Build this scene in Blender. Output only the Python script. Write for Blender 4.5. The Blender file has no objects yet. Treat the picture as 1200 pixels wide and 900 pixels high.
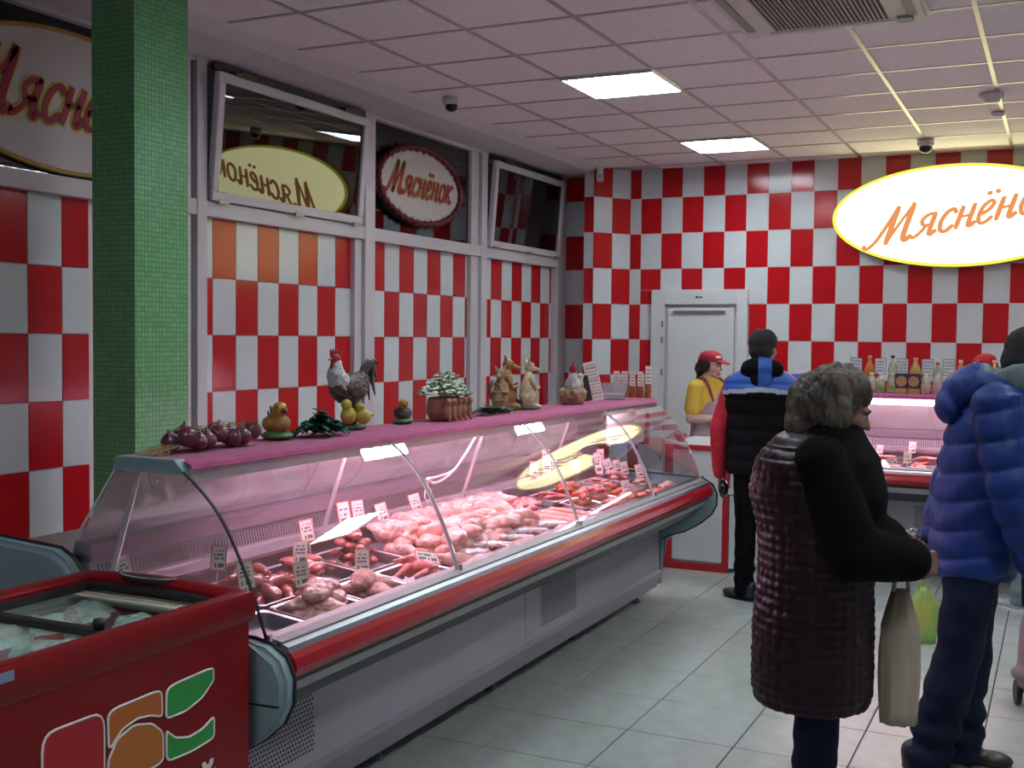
import bpy, bmesh, math, random
from mathutils import Vector, Matrix, noise, Euler
random.seed(7)
C = bpy.context.scene.collection
SC = bpy.context.scene
PI = math.pi
# ------------------------------------------------------------------ camera
YAW, PITCH, ROLL, FPX, CZ = .4483, .041, .0103, 1341.4, 1.644
_F = Vector((-math.sin(YAW)*math.cos(PITCH), math.cos(YAW)*math.cos(PITCH), -math.sin(PITCH)))
_r = Vector((math.cos(YAW), math.sin(YAW), 0)); _U = _r.cross(_F)
_R2 = math.cos(ROLL)*_r + math.sin(ROLL)*_U; _U2 = math.cos(ROLL)*_U - math.sin(ROLL)*_r
cam = bpy.data.cameras.new('camera'); cam_o = bpy.data.objects.new('camera', cam); C.objects.link(cam_o)
cam_o.matrix_world = Matrix(((_R2.x, _U2.x, -_F.x, 0), (_R2.y, _U2.y, -_F.y, 0), (_R2.z, _U2.z, -_F.z, CZ), (0, 0, 0, 1)))
cam.sensor_width = 36; cam.lens = FPX/1200*36; cam.clip_start = .05
SC.camera = cam_o
# ------------------------------------------------------------------ world, exposure
SC.view_settings.view_transform = 'Standard'; SC.view_settings.look = 'None'
SC.view_settings.gamma = 1; SC.view_settings.use_curve_mapping = False
SC.view_settings.exposure = 0.5
w = bpy.data.worlds.new('night'); SC.world = w; w.use_nodes = True
w.node_tree.nodes['Background'].inputs[0].default_value = (.03, .035, .05, 1)
w.node_tree.nodes['Background'].inputs[1].default_value = .15
LAMP_POWER = 31.0      # strength of the ceiling lamp panels
SIGN_POWER = 2.5
TUBE_POWER = 48.0
# ------------------------------------------------------------------ pixel helper: photograph point -> point on a plane
def _ray(x, y): return _F + _R2*((x-600)/FPX) - _U2*((y-450)/FPX)
def at_x(x, y, X): d = _ray(x, y); return Vector((0, 0, CZ)) + d*(X/d.x)
def at_y(x, y, Y): d = _ray(x, y); return Vector((0, 0, CZ)) + d*(Y/d.y)
def at_z(x, y, Z): d = _ray(x, y); return Vector((0, 0, CZ)) + d*((Z-CZ)/d.z)
# ------------------------------------------------------------------ materials
MATS = {}
def mat(name, col, rough=.5, metal=0, var=0, scale=8, bump=0, bscale=60, emis=0, spec=.5, coat=0, sheen=0, stretch=None, col2=None, sss=0):
    if name in MATS: return MATS[name]
    m = bpy.data.materials.new(name); m.use_nodes = True; MATS[name] = m
    nt = m.node_tree; b = nt.nodes['Principled BSDF']
    c = (*col, 1)
    b.inputs['Base Color'].default_value = c; b.inputs['Roughness'].default_value = rough
    b.inputs['Metallic'].default_value = metal; b.inputs['Specular IOR Level'].default_value = spec
    if coat: b.inputs['Coat Weight'].default_value = coat; b.inputs['Coat Roughness'].default_value = .08
    if sheen: b.inputs['Sheen Weight'].default_value = sheen
    if emis: b.inputs['Emission Color'].default_value = c; b.inputs['Emission Strength'].default_value = emis
    tc = nt.nodes.new('ShaderNodeTexCoord'); out = tc.outputs['Object']
    if stretch:
        mp = nt.nodes.new('ShaderNodeMapping'); mp.inputs['Scale'].default_value = stretch
        nt.links.new(out, mp.inputs[0]); out = mp.outputs[0]
    if var or col2:
        n = nt.nodes.new('ShaderNodeTexNoise'); n.inputs['Scale'].default_value = scale; n.inputs['Detail'].default_value = 4
        nt.links.new(out, n.inputs['Vector'])
        r = nt.nodes.new('ShaderNodeValToRGB'); nt.links.new(n.outputs['Fac'], r.inputs[0])
        a = r.color_ramp.elements; a[0].position = .35; a[1].position = .65
        if col2: a[0].color = c; a[1].color = (*col2, 1)
        else:
            a[0].color = (*[max(0, v*(1-var)) for v in col], 1); a[1].color = (*[min(1, v*(1+var)) for v in col], 1)
        nt.links.new(r.outputs[0], b.inputs['Base Color'])
    if bump:
        n2 = nt.nodes.new('ShaderNodeTexNoise'); n2.inputs['Scale'].default_value = bscale; n2.inputs['Detail'].default_value = 3
        nt.links.new(out, n2.inputs['Vector'])
        bp = nt.nodes.new('ShaderNodeBump'); bp.inputs['Strength'].default_value = bump; bp.inputs['Distance'].default_value = .01
        nt.links.new(n2.outputs['Fac'], bp.inputs['Height']); nt.links.new(bp.outputs[0], b.inputs['Normal'])
    return m
def glass(name, tint=(1, 1, 1), refl=.5, rough=.015, haze=0, hazecol=(.8, .8, .8), ior=1.5):
    if name in MATS: return MATS[name]
    m = bpy.data.materials.new(name); m.use_nodes = True; MATS[name] = m
    nt = m.node_tree; nt.nodes.remove(nt.nodes['Principled BSDF']); out = nt.nodes['Material Output']
    t = nt.nodes.new('ShaderNodeBsdfTransparent'); t.inputs[0].default_value = (*tint, 1)
    last = t.outputs[0]
    if haze:
        d = nt.nodes.new('ShaderNodeBsdfTranslucent'); d.inputs[0].default_value = (*hazecol, 1)
        d2 = nt.nodes.new('ShaderNodeBsdfDiffuse'); d2.inputs[0].default_value = (*hazecol, 1)
        mm = nt.nodes.new('ShaderNodeMixShader'); mm.inputs[0].default_value = .5
        nt.links.new(d.outputs[0], mm.inputs[1]); nt.links.new(d2.outputs[0], mm.inputs[2])
        mx = nt.nodes.new('ShaderNodeMixShader'); mx.inputs[0].default_value = haze
        nt.links.new(last, mx.inputs[1]); nt.links.new(mm.outputs[0], mx.inputs[2]); last = mx.outputs[0]
    g = nt.nodes.new('ShaderNodeBsdfAnisotropic'); g.inputs['Roughness'].default_value = rough
    f = nt.nodes.new('ShaderNodeLayerWeight'); f.inputs[0].default_value = .5
    pw = nt.nodes.new('ShaderNodeMath'); pw.operation = 'POWER'; pw.inputs[1].default_value = 4.5; nt.links.new(f.outputs['Facing'], pw.inputs[0])
    ad = nt.nodes.new('ShaderNodeMath'); ad.operation = 'MULTIPLY_ADD'; ad.inputs[1].default_value = .95; ad.inputs[2].default_value = .045; nt.links.new(pw.outputs[0], ad.inputs[0])
    mu = nt.nodes.new('ShaderNodeMath'); mu.operation = 'MULTIPLY'; mu.inputs[1].default_value = refl; mu.use_clamp = True
    nt.links.new(ad.outputs[0], mu.inputs[0])
    mx = nt.nodes.new('ShaderNodeMixShader'); nt.links.new(mu.outputs[0], mx.inputs[0])
    nt.links.new(last, mx.inputs[1]); nt.links.new(g.outputs[0], mx.inputs[2]); nt.links.new(mx.outputs[0], out.inputs[0])
    return m
def emit(name, col, s):
    if name in MATS: return MATS[name]
    m = bpy.data.materials.new(name); m.use_nodes = True; MATS[name] = m
    nt = m.node_tree; nt.nodes.remove(nt.nodes['Principled BSDF'])
    e = nt.nodes.new('ShaderNodeEmission'); e.inputs[0].default_value = (*col, 1); e.inputs[1].default_value = s
    nt.links.new(e.outputs[0], nt.nodes['Material Output'].inputs[0]); return m
WHITE_TILE = mat('white_tile', (.66, .71, .74), .15, spec=.3, var=.03, scale=3, bump=.05, bscale=9)
RED_TILE = mat('red_tile', (.52, .010, .016), .15, spec=.38, var=.08, scale=3, bump=.05, bscale=9)
ORANGE_CAP_SIGNLIT_TILE = mat('orange_cap_signlit_tile', (.56, .05, .018), .2, var=.08, scale=3, spec=.3)  # sign's reflection on red tiles put into the colour; plain orange on bottles
GROUT = mat('grout', (.80, .70, .70), .9)
MULL = mat('window_frame_white', (.62, .60, .64), .35, var=.03, scale=4)
WHITE_PAINT = mat('white_paint', (.66, .69, .70), .4, var=.02)
CEIL = mat('ceiling_board', (.93, .86, .91), .85, var=.04, scale=30, bump=.25, bscale=220)
BAR = mat('ceiling_bar_metal', (.50, .47, .48), .30, metal=.55)
PLASTER = mat('plaster', (.72, .68, .72), .8, var=.03, scale=5)
FLOOR_T = mat('floor_tile', (.385, .43, .405), .30, var=.09, scale=9, bump=.06, bscale=40)
FLOOR_G = mat('floor_grout', (.05, .05, .05), .9)
STEEL = mat('steel', (.46, .45, .47), .36, metal=1, bump=.05, bscale=20)
CHROME = mat('chrome', (.8, .8, .8), .08, metal=1)
SILVER = mat('silver_edge', (.36, .41, .43), .32, metal=.75)
GREYP = mat('grey_panel', (.40, .38, .43), .38, metal=.25, var=.04, scale=3)
DARKP = mat('dark_band', (.05, .055, .06), .4)
LAV = mat('pale_band', (.42, .38, .41), .35, metal=.3)
BLACK = mat('black_rubber', (.012, .012, .014), .5)
BUMPER = mat('red_bumper', (.36, .006, .015), .30, coat=.25, spec=.35)
TEAL = mat('grey_teal_plastic', (.24, .35, .38), .42, bump=.1, bscale=260)
INNER = mat('counter_liner', (.36, .28, .32), .3, metal=.35)
CLOTH = mat('pink_cloth', (.44, .055, .19), .9, var=.12, scale=16, bump=.3, bscale=300, sheen=.3)
CARD = mat('card_white', (.78, .76, .72), .6)
CARDRED = mat('card_red_edge', (.72, .13, .08), .6)
CARDYEL = mat('card_yellow_edge', (.75, .50, .18), .6)
INK = mat('ink', (.03, .02, .02), .6)
INKRED = mat('ink_red', (.55, .02, .03), .5)
GLASS = glass('display_glass', (.96, .97, .97), refl=1.35)
GLASS_END = glass('side_glass', (.93, .95, .95), refl=.9, haze=.05)
GLASS_REAR = glass('rear_glass', (.75, .72, .76), refl=1.2, haze=.34, hazecol=(.80, .74, .78))
WINGLASS = glass('window_glass', (.25, .27, .28), refl=1.7)
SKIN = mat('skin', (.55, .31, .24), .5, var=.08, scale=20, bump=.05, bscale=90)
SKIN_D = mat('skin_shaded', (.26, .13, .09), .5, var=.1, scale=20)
# ------------------------------------------------------------------ mesh helpers
def finish(name, bm, m, parent=None, smooth=False, recalc=True):
    if recalc: bmesh.ops.recalc_face_normals(bm, faces=bm.faces)
    me = bpy.data.meshes.new(name); bm.to_mesh(me); bm.free()
    if smooth: me.shade_smooth()
    for mm in (m if isinstance(m, (list, tuple)) else [m]): me.materials.append(mm)
    return link(name, me, parent)
def link(name, me, parent=None):
    o = bpy.data.objects.new(name, me); C.objects.link(o)
    if parent is not None: o.parent = parent
    return o
def tag(o, label=None, cat=None, group=None, kind=None):
    if label: o['label'] = label
    if cat: o['category'] = cat
    if group: o['group'] = group
    if kind: o['kind'] = kind
    return o
def thing(name, label, cat, loc=(0, 0, 0), rz=0, group=None):
    o = bpy.data.objects.new(name, None); C.objects.link(o); o.location = loc; o.rotation_euler = (0, 0, rz)
    o.empty_display_size = .05
    return tag(o, label, cat, group)
def dup(root, loc=None, rz=None, label=None, group=None, scale=None):
    r = root.copy(); C.objects.link(r)
    if loc is not None: r.location = loc
    if rz is not None: r.rotation_euler = (rz if isinstance(rz, (tuple, Euler)) else (0, 0, rz))
    if scale: r.scale = (scale,)*3
    if label: r['label'] = label
    if group: r['group'] = group
    for ch in list(root.children):
        c = ch.copy(); C.objects.link(c); c.parent = r
        for g in list(ch.children):
            d = g.copy(); C.objects.link(d); d.parent = c
    return r
def box(bm, x0, y0, z0, x1, y1, z1, T=None, mi=0):
    vs = [bm.verts.new(v) for v in ((x0, y0, z0), (x1, y0, z0), (x1, y1, z0), (x0, y1, z0), (x0, y0, z1), (x1, y0, z1), (x1, y1, z1), (x0, y1, z1))]
    if T:
        for v in vs: v.co = T(v.co)
    fs = []
    for f in ((0, 3, 2, 1), (4, 5, 6, 7), (0, 1, 5, 4), (1, 2, 6, 5), (2, 3, 7, 6), (3, 0, 4, 7)):
        q = bm.faces.new([vs[i] for i in f]); q.material_index = mi; fs.append(q)
    return vs
def BX(name, x0, y0, z0, x1, y1, z1, m, parent=None, bev=0, T=None):
    bm = bmesh.new(); box(bm, min(x0, x1), min(y0, y1), min(z0, z1), max(x0, x1), max(y0, y1), max(z0, z1))
    if bev: bmesh.ops.bevel(bm, geom=bm.edges[:], offset=bev, segments=2, profile=.5, affect='EDGES')
    if T:
        for v in bm.verts: v.co = T(v.co)
    return finish(name, bm, m, parent)
def ringloft(bm, rings, closed=True, caps=True, mi=0):
    R = [[bm.verts.new(p) for p in ring] for ring in rings]
    n = len(R[0])
    for a, b in zip(R, R[1:]):
        for i in range(n if closed else n-1):
            q = bm.faces.new((a[i], a[(i+1) % n], b[(i+1) % n], b[i])); q.material_index = mi
    if caps and closed:
        for r in (R[0], R[-1]):
            try: q = bm.faces.new(r); q.material_index = mi
            except ValueError: pass
    return R
def tube(bm, pts, r, n=8, mi=0, caps=True):
    pts = [Vector(p) for p in pts]; rings = []
    rr = r if isinstance(r, (list, tuple)) else [r]*len(pts)
    up = None
    for i, p in enumerate(pts):
        d = (pts[min(i+1, len(pts)-1)] - pts[max(i-1, 0)]).normalized()
        if up is None: up = d.orthogonal().normalized()
        up = (up - d*up.dot(d)).normalized(); s = d.cross(up)
        rings.append([p + (up*math.cos(2*PI*k/n) + s*math.sin(2*PI*k/n))*rr[i] for k in range(n)])
    ringloft(bm, rings, mi=mi, caps=caps)
def lathe(bm, prof, n=20, c=(0, 0, 0), mi=0, T=None):
    c = Vector(c); rings = []
    for r, z in prof:
        rings.append([c + Vector((max(r, 1e-4)*math.cos(2*PI*k/n), max(r, 1e-4)*math.sin(2*PI*k/n), z)) for k in range(n)])
    if T: rings = [[T(p) for p in q] for q in rings]
    ringloft(bm, rings, mi=mi)
def prism(bm, poly, a, b, axis, T=None, mi=0):
    """poly: 2-D outline, extruded from a to b along axis ('x','y','z')"""
    def P(u, v, t):
        p = {'x': (t, u, v), 'y': (u, t, v), 'z': (u, v, t)}[axis]
        return T(Vector(p)) if T else Vector(p)
    A = [bm.verts.new(P(u, v, a)) for u, v in poly]; B = [bm.verts.new(P(u, v, b)) for u, v in poly]
    n = len(poly)
    for i in range(n):
        q = bm.faces.new((A[i], A[(i+1) % n], B[(i+1) % n], B[i])); q.material_index = mi
    for F in (A, B):
        q = bm.faces.new(F); q.material_index = mi
def cr(pts, k=6):
    """smooth curve through the points"""
    P = [Vector(p) for p in pts]; P = [2*P[0]-P[1]] + P + [2*P[-1]-P[-2]]; o = []
    for i in range(1, len(P)-2):
        for j in range(k):
            t = j/k; a, b, c, d = P[i-1:i+3]
            o.append(.5*((2*b)+(c-a)*t+(2*a-5*b+4*c-d)*t*t+(3*b-a-3*c+d)*t*t*t))
    o.append(P[-2]); return o
# ------------------------------------------------------------------ the shop word, drawn stroke by stroke
WORD = [
 ([(-.5, .12), (-.42, -.03), (-.25, -.02), (-.02, .3), (.22, 1.0), (.42, 1.72)], .13), ([(.42, 1.72), (.42, .9), (.42, .02)], .2), ([(.42, .02), (.72, .9), (1.05, 1.72)], .1),
 ([(1.05, 1.72), (1.05, .6), (1.08, .12), (1.2, 0), (1.38, .14)], .2),
 ([(2.12, 1.0), (1.85, 1.0), (1.66, .78), (1.8, .52), (2.1, .48)], .13), ([(2.12, 1.0), (2.12, .2), (2.2, .0), (2.36, .14)], .17), ([(1.92, .48), (1.72, .16), (1.52, 0), (1.42, .1)], .12),
 ([(2.98, .8), (2.84, 1.0), (2.6, .88), (2.48, .45), (2.6, .06), (2.82, 0), (3.02, .2)], .15),
 ([(3.2, 1.0), (3.2, .02)], .17), ([(3.2, .52), (3.65, .54)], .1), ([(3.65, 1.0), (3.65, .15), (3.74, .0), (3.9, .14)], .17),
 ([(4.02, .42), (4.3, .58), (4.42, .84), (4.26, 1.0), (4.04, .8), (3.98, .4), (4.1, .04), (4.32, 0), (4.52, .2)], .14), ([(4.08, 1.34), (4.09, 1.42)], .17), ([(4.4, 1.34), (4.41, 1.42)], .17),
 ([(4.74, 1.0), (4.74, .02)], .17), ([(4.74, .52), (5.19, .54)], .1), ([(5.19, 1.0), (5.19, .15), (5.28, .0), (5.44, .14)], .17),
 ([(5.86, 1.0), (5.64, .84), (5.56, .45), (5.7, .05), (5.9, 0), (6.1, .2), (6.14, .6), (6.02, .92), (5.86, 1.0)], .15),
 ([(6.42, 1.0), (6.42, .02)], .17), ([(6.96, .94), (6.84, 1.0), (6.62, .74), (6.44, .5), (6.66, .4), (6.76, .12), (6.88, .0), (7.02, .12)], .13)]
def word(bm, T, size, grow=0, depth=.004, z=0, shear=.38, mi=0):
    """T maps (u right, v up, w out) to world"""
    for pts, wd in WORD:
        P = cr([(x+shear*y-3.6, y-.6, 0) for x, y in pts], 5); n = len(P); L = []; Rr = []
        h = (wd/2+grow)
        for i, p in enumerate(P):
            d = (P[min(i+1, n-1)]-P[max(i-1, 0)]).normalized(); s = Vector((-d.y, d.x, 0))
            if i == 0: p = p-d*h*.6
            if i == n-1: p = p+d*h*.6
            k = h*(.75 if i in (0, n-1) else 1)
            L.append((p+s*k)*size); Rr.append((p-s*k)*size)
        lv = [[bm.verts.new(T(Vector((q.x, q.y, zz)))) for q in L] for zz in (z, z+depth)]
        rv = [[bm.verts.new(T(Vector((q.x, q.y, zz)))) for q in Rr] for zz in (z, z+depth)]
        for i in range(n-1):
            for q in ((lv[1][i], lv[1][i+1], rv[1][i+1], rv[1][i]), (lv[0][i], lv[0][i+1], lv[1][i+1], lv[1][i]), (rv[0][i], rv[0][i+1], rv[1][i+1], rv[1][i])):
                bm.faces.new(q).material_index = mi
def ell_plate(bm, T, a, b, z0, z1, n=64, mi=0, wob=None):
    rings = []
    for zz in (z0, z1):
        rings.append([T(Vector((a*math.cos(2*PI*k/n), b*math.sin(2*PI*k/n), zz))) for k in range(n)])
    ringloft(bm, rings, mi=mi)
# ================================================================== SETTING
XL, YB, ZC = -4.40, 10.29, 3.23
XR, YF = 3.2, -1.6
def struct(o): o['kind'] = 'structure'; return o
# floor: grout slab with individual tiles
fl = struct(BX('floor', XL-.2, YF, -.06, XR, YB+.2, -.004, FLOOR_G))
bm = bmesh.new(); box(bm, 0, 0, -.004, .4445, .4445, .002)
bmesh.ops.bevel(bm, geom=[e for e in bm.edges if all(v.co.z > 0 for v in e.verts)], offset=.0015, segments=1, affect='EDGES')
me = bpy.data.meshes.new('tile'); bmesh.ops.recalc_face_normals(bm, faces=bm.faces); bm.to_mesh(me); bm.free(); me.materials.append(FLOOR_T)
for i in range(-2, 11):
    for j in range(-8, 14):
        o = link('tile', me, fl); o.location = (-2.055+.45*i+.002, 4.042+.45*j+.002, 0)
# back wall
ZL = 2.956; TH = .3307; TW = .2003
wb = struct(BX('wall_back', XL-.2, YB+.008, 0, XR, YB+.2, ZC+.3, GROUT))
DX0, DX1, DZ = -3.49, -2.576, 2.098
tile_cache = {}
def wall_tile(par, p0, u, wd, z0, z1, red, mm=None, t=.0045, gap=.0022):
    """tile starting at p0, along horizontal unit u, width wd"""
    key = (round(wd, 3), round(z1-z0, 3), red if mm is None else mm.name)
    if key not in tile_cache:
        bm = bmesh.new(); box(bm, gap, -t, gap, wd-gap, 0, z1-z0-gap)
        bmesh.ops.recalc_face_normals(bm, faces=bm.faces)
        me = bpy.data.meshes.new('tile'); bm.to_mesh(me); bm.free()
        me.materials.append(mm or (RED_TILE if red else WHITE_TILE)); tile_cache[key] = me
    o = link('tile', tile_cache[key], par); o.location = (p0[0], p0[1], z0); o.rotation_euler = (0, 0, math.atan2(u[1], u[0]))
    return o
rows = [(ZL, ZC, 0)] + [(ZL-TH*(k+1), ZL-TH*k, k+1) for k in range(8)] + [(0.0, ZL-TH*8, 9)]
for c in range(-1, 24):
    xa = -3.616+TW*c; xb = xa+TW
    if c == -1: xa = -3.725
    for z0, z1, r in rows:
        if z1 < .7 and c > 9: continue
        if DX0-.001 < xb and xa < DX1 and z0 < DZ:
            if z1 > DZ:
                if xb <= DX0 or xa >= DX1: pass
                elif xa < DX0: wall_tile(wb, (xa, YB+.008), (1, 0), DX0-xa, z0, DZ, (c+r) % 2); z0 = DZ; wall_tile(wb, (xa, YB+.008), (1, 0), xb-xa, z0, z1, (c+r) % 2); continue
                elif xb > DX1: wall_tile(wb, (DX1, YB+.008), (1, 0), xb-DX1, z0, DZ, (c+r) % 2); z0 = DZ
                else: z0 = DZ
            else:
                if xa < DX0-.02: wall_tile(wb, (xa, YB+.008), (1, 0), DX0-xa, z0, z1, (c+r) % 2)
                if xb > DX1+.02: wall_tile(wb, (DX1, YB+.008), (1, 0), xb-DX1, z0, z1, (c+r) % 2)
                continue
        wall_tile(wb, (xa, YB+.008), (1, 0), xb-xa, z0, z1, (c+r) % 2)
# corner pilaster: front face at Y 9.95, then an oblique face to the back wall
pil = struct(finish('wall_corner', (lambda b: (prism(b, [(-4.06, YB+.1), (-4.06, 9.958), (-3.963, 9.958), (-3.73, YB+.008), (-3.73, YB+.1)], 0, ZC, 'z'), b)[1])(bmesh.new()), GROUT))
ob = Vector((-3.725+3.963, YB-9.95, 0)); ol = ob.length; ob.normalize()
nrm = Vector((ob.y, -ob.x, 0))
for z0, z1, r in rows:
    wall_tile(wb, (-4.383, YB+.008), (1, 0), .325, z0, z1, (r+1) % 2)
    wall_tile(pil, (-4.058, 9.958), (1, 0), .095, z0, z1, r % 2)
    a = Vector((-3.963, 9.95, 0)) - nrm*.0
    wall_tile(pil, a[:2], ob, ol/2, z0, z1, (r+1) % 2, t=.006)
    wall_tile(pil, (a+ob*ol/2)[:2], ob, ol/2, z0, z1, r % 2, t=.006)
# left wall with windows
wl = struct(BX('wall_left', XL-.25, YF, 0, XL-.06, YB+.1, 2.34, GROUT))
top = struct(BX('wall_left', XL-.25, YF, 3.19, XL-.06, YB+.1, ZC+.1, PLASTER))
lrows = [(1.967, 2.312), (1.637, 1.967), (1.307, 1.637), (.977, 1.307), (.647, .977), (.317, .647), (0, .317)]
TL = .2067
def lpanel(y0, y1, first, firstred, orange=(), rr=lrows):  # orange: red columns whose top tile has the sign's reflection painted in
    ys = [y0]; y = first
    while y < y1-.01: ys.append(y); y += TL
    ys.append(y1)
    for r, (z0, z1) in enumerate(rr):
        if r > 5 and y0 > 4.4: continue
        for c in range(len(ys)-1):
            red = (c+r+(1 if firstred else 0)) % 2
            mm = ORANGE_CAP_SIGNLIT_TILE if (r == 0 and c in orange) else None
            # tiles face +X: run along -Y so that their front looks into the room
            wall_tile(wl, (XL-.052, ys[c]), (0, 1), ys[c+1]-ys[c], z0, z1, red, mm)
lpanel(5.115, 6.66, 5.235, False, (1, 3, 5))
lpanel(6.86, 8.37, 6.89, False)
lpanel(8.61, 10.09, 8.81, False)
lpanel(2.485, 4.30, 2.68, True)
lpanel(1.0, 2.48, 1.03, True)
for n, (z0, z1) in enumerate(lrows[:5]): wall_tile(wl, (XL-.052, 4.62), (0, 1), .38, z0, z1, 0, MULL)
struct(BX('baseboard_left', XL-.06, 1, .0, XL-.01, 10.0, .10, mat('dark_skirting', (.10, .04, .05), .5)))
# frames
def fr(name, *a): return struct(BX(name, *a, MULL, bev=.004))
trim_n = [0]
def trim(*a):
    trim_n[0] += 1; return fr('trim_%d' % trim_n[0], *a)
trim(XL-.06, 4.66, 0, XL+.0, 5.0, 3.19)
trim(XL-.06, 5.03, 0, XL+.02, 5.112, 3.19); trim(XL-.06, 6.655, 0, XL-.01, 6.74, 3.19); trim(XL-.06, 6.74, 0, XL+.02, 6.865, 3.19)
trim(XL-.06, 8.37, 0, XL-.01, 8.50, 3.19); trim(XL-.06, 8.50, 0, XL+.02, 8.605, 3.19); trim(XL-.06, 10.09, 0, XL+.02, 10.285, 3.19)
trim(XL-.06, 1.0, 2.31, XL+.015, 10.09, 2.40); trim(XL-.06, 1.0, 3.165, XL+.01, 10.09, 3.20); trim(XL-.06, 2.40, 0, XL+.015, 2.485, 3.19)
struct(BX('window_1', XL-.05, 1.0, 2.40, XL-.04, 2.4, 3.17, WINGLASS))
struct(BX('window_2', XL-.05, 2.485, 2.40, XL-.04, 4.66, 3.17, WINGLASS))
struct(BX('window_4', XL-.05, 6.865, 2.40, XL-.04, 8.37, 3.17, WINGLASS))
struct(BX('window_6', XL-.05, 4.99, 2.40, XL-.04, 5.03, 3.17, WINGLASS))
# tilting sashes
def sash(idx, y0, y1, tilt):
    z0, z1 = 2.405, 3.125; f = .055
    root = bpy.data.objects.new('window_%d' % idx, None); C.objects.link(root); struct(root)
    root.location = (XL+.0, 0, z0); root.rotation_euler = (0, tilt, 0)
    H = z1-z0
    for nm, a in (('sash_rail', (0, y0, 0, .045, y1, f)), ('sash_rail', (0, y0, H-f, .045, y1, H)), ('sash_stile', (0, y0, f, .045, y0+f, H-f)), ('sash_stile', (0, y1-f, f, .045, y1, H-f))):
        BX(nm, *a, MULL, root, bev=.006)
    BX('window_pane', .018, y0+f, f, .026, y1-f, H-f, WINGLASS, root)
    for ya in (y0+.22, y1-.22):
        bm = bmesh.new(); box(bm, .0, ya-.09, H-.005, .05, ya+.09, H+.02); box(bm, -.03, ya-.02, H+.0, .03, ya+.12, H+.035)
        tube(bm, [(.02, ya, H), (-.02, ya+.05, H+.04)], .01, 6)
        finish('opening_stay', bm, mat('stay_dark', (.08, .07, .075), .4, metal=.6), root)
    for ya in (y0+.05, (y0+y1)/2, y1-.12): BX('hinge', .045, ya, -.012, .055, ya+.09, .012, mat('hinge_grey', (.35, .34, .36), .35, metal=.7), root)
    BX('gasket', -.03, y0, H+.01, -.0, y1, H+.05, BLACK, root)
sash(3, 5.125, 6.665, .0825); sash(5, 8.62, 10.085, .075)
# green mosaic column
def mosaic():
    m = bpy.data.materials.new('green_mosaic'); m.use_nodes = True; nt = m.node_tree; b = nt.nodes['Principled BSDF']
    tc = nt.nodes.new('ShaderNodeTexCoord'); sx = nt.nodes.new('ShaderNodeSeparateXYZ'); nt.links.new(tc.outputs['Object'], sx.inputs[0])
    ad = nt.nodes.new('ShaderNodeMath'); ad.operation = 'ADD'; nt.links.new(sx.outputs[0], ad.inputs[0]); nt.links.new(sx.outputs[1], ad.inputs[1])
    cb = nt.nodes.new('ShaderNodeCombineXYZ'); nt.links.new(ad.outputs[0], cb.inputs[0]); nt.links.new(sx.outputs[2], cb.inputs[1])
    br = nt.nodes.new('ShaderNodeTexBrick'); br.offset = 0; br.inputs['Scale'].default_value = 1
    br.inputs['Brick Width'].default_value = .022; br.inputs['Row Height'].default_value = .022; br.inputs['Mortar Size'].default_value = .0016
    br.inputs['Color1'].default_value = (.12, .37, .15, 1); br.inputs['Color2'].default_value = (.17, .44, .20, 1); br.inputs['Mortar'].default_value = (.07, .22, .10, 1)
    nt.links.new(cb.outputs[0], br.inputs['Vector']); nt.links.new(br.outputs['Color'], b.inputs['Base Color'])
    b.inputs['Roughness'].default_value = .26
    bp = nt.nodes.new('ShaderNodeBump'); bp.inputs['Strength'].default_value = .6; bp.inputs['Distance'].default_value = .002; bp.invert = True
    nt.links.new(br.outputs['Fac'], bp.inputs['Height'])
    n = nt.nodes.new('ShaderNodeTexNoise'); n.inputs['Scale'].default_value = 25; nt.links.new(tc.outputs['Object'], n.inputs['Vector'])
    bp2 = nt.nodes.new('ShaderNodeBump'); bp2.inputs['Strength'].default_value = .35; bp2.inputs['Distance'].default_value = .004
    nt.links.new(n.outputs['Fac'], bp2.inputs['Height']); nt.links.new(bp.outputs[0], bp2.inputs['Normal']); nt.links.new(bp2.outputs[0], b.inputs['Normal'])
    return m
col = struct(BX('wall_column', -3.872, 3.763, 0, -3.624, 4.10, ZC-.004, mosaic(), bev=.003))
# ceiling
ce = struct(BX('ceiling', XL-.2, YF, ZC+.012, XR, YB+.2, ZC+.12, PLASTER))
LAMPS = [(2, -1), (1, 3), (1, 7), (6, 1), (6, 5), (6, -3), (3, -7)]
bm = bmesh.new(); box(bm, .006, .006, -.003, .594, .594, .010)
me = bpy.data.meshes.new('ceiling_tile'); bmesh.ops.recalc_face_normals(bm, faces=bm.faces); bm.to_mesh(me); bm.free(); me.materials.append(CEIL)
for i in range(0, 11):
    for j in range(-11, 10):
        if (i, j) in LAMPS: continue
        y = 4.669+.6*j
        if y+.6 > YB+.1:
            continue
        o = link('ceiling_tile', me, ce); o.location = (-3.418+.6*i, y, ZC)
BX('ceiling_tile', -3.412, 10.075, ZC-.003, XR, YB, ZC+.01, CEIL, ce)
for j in range(-5, 9): BX('ceiling_tile', -3.87, 4.675+.6*j, ZC-.003, -3.424, 5.263+.6*j, ZC+.01, CEIL, ce)
for i in range(0, 12): BX('ceiling_bar', -3.430+.6*i, YF, ZC-.008, -3.406+.6*i, YB-.002, ZC+.006, BAR, ce)
for j in range(-10, 10): BX('ceiling_bar', -3.87, 4.657+.6*j, ZC-.0075, XR, 4.681+.6*j, ZC+.0055, BAR, ce)
bm = bmesh.new(); prism(bm, [(XL-.06, 3.185), (-4.0, 3.185), (-3.89, 3.22), (-3.87, 3.23), (-3.87, 3.3), (XL-.06, 3.3)], YF, YB+.0, 'y')
struct(finish('ceiling_border', bm, PLASTER))
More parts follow.
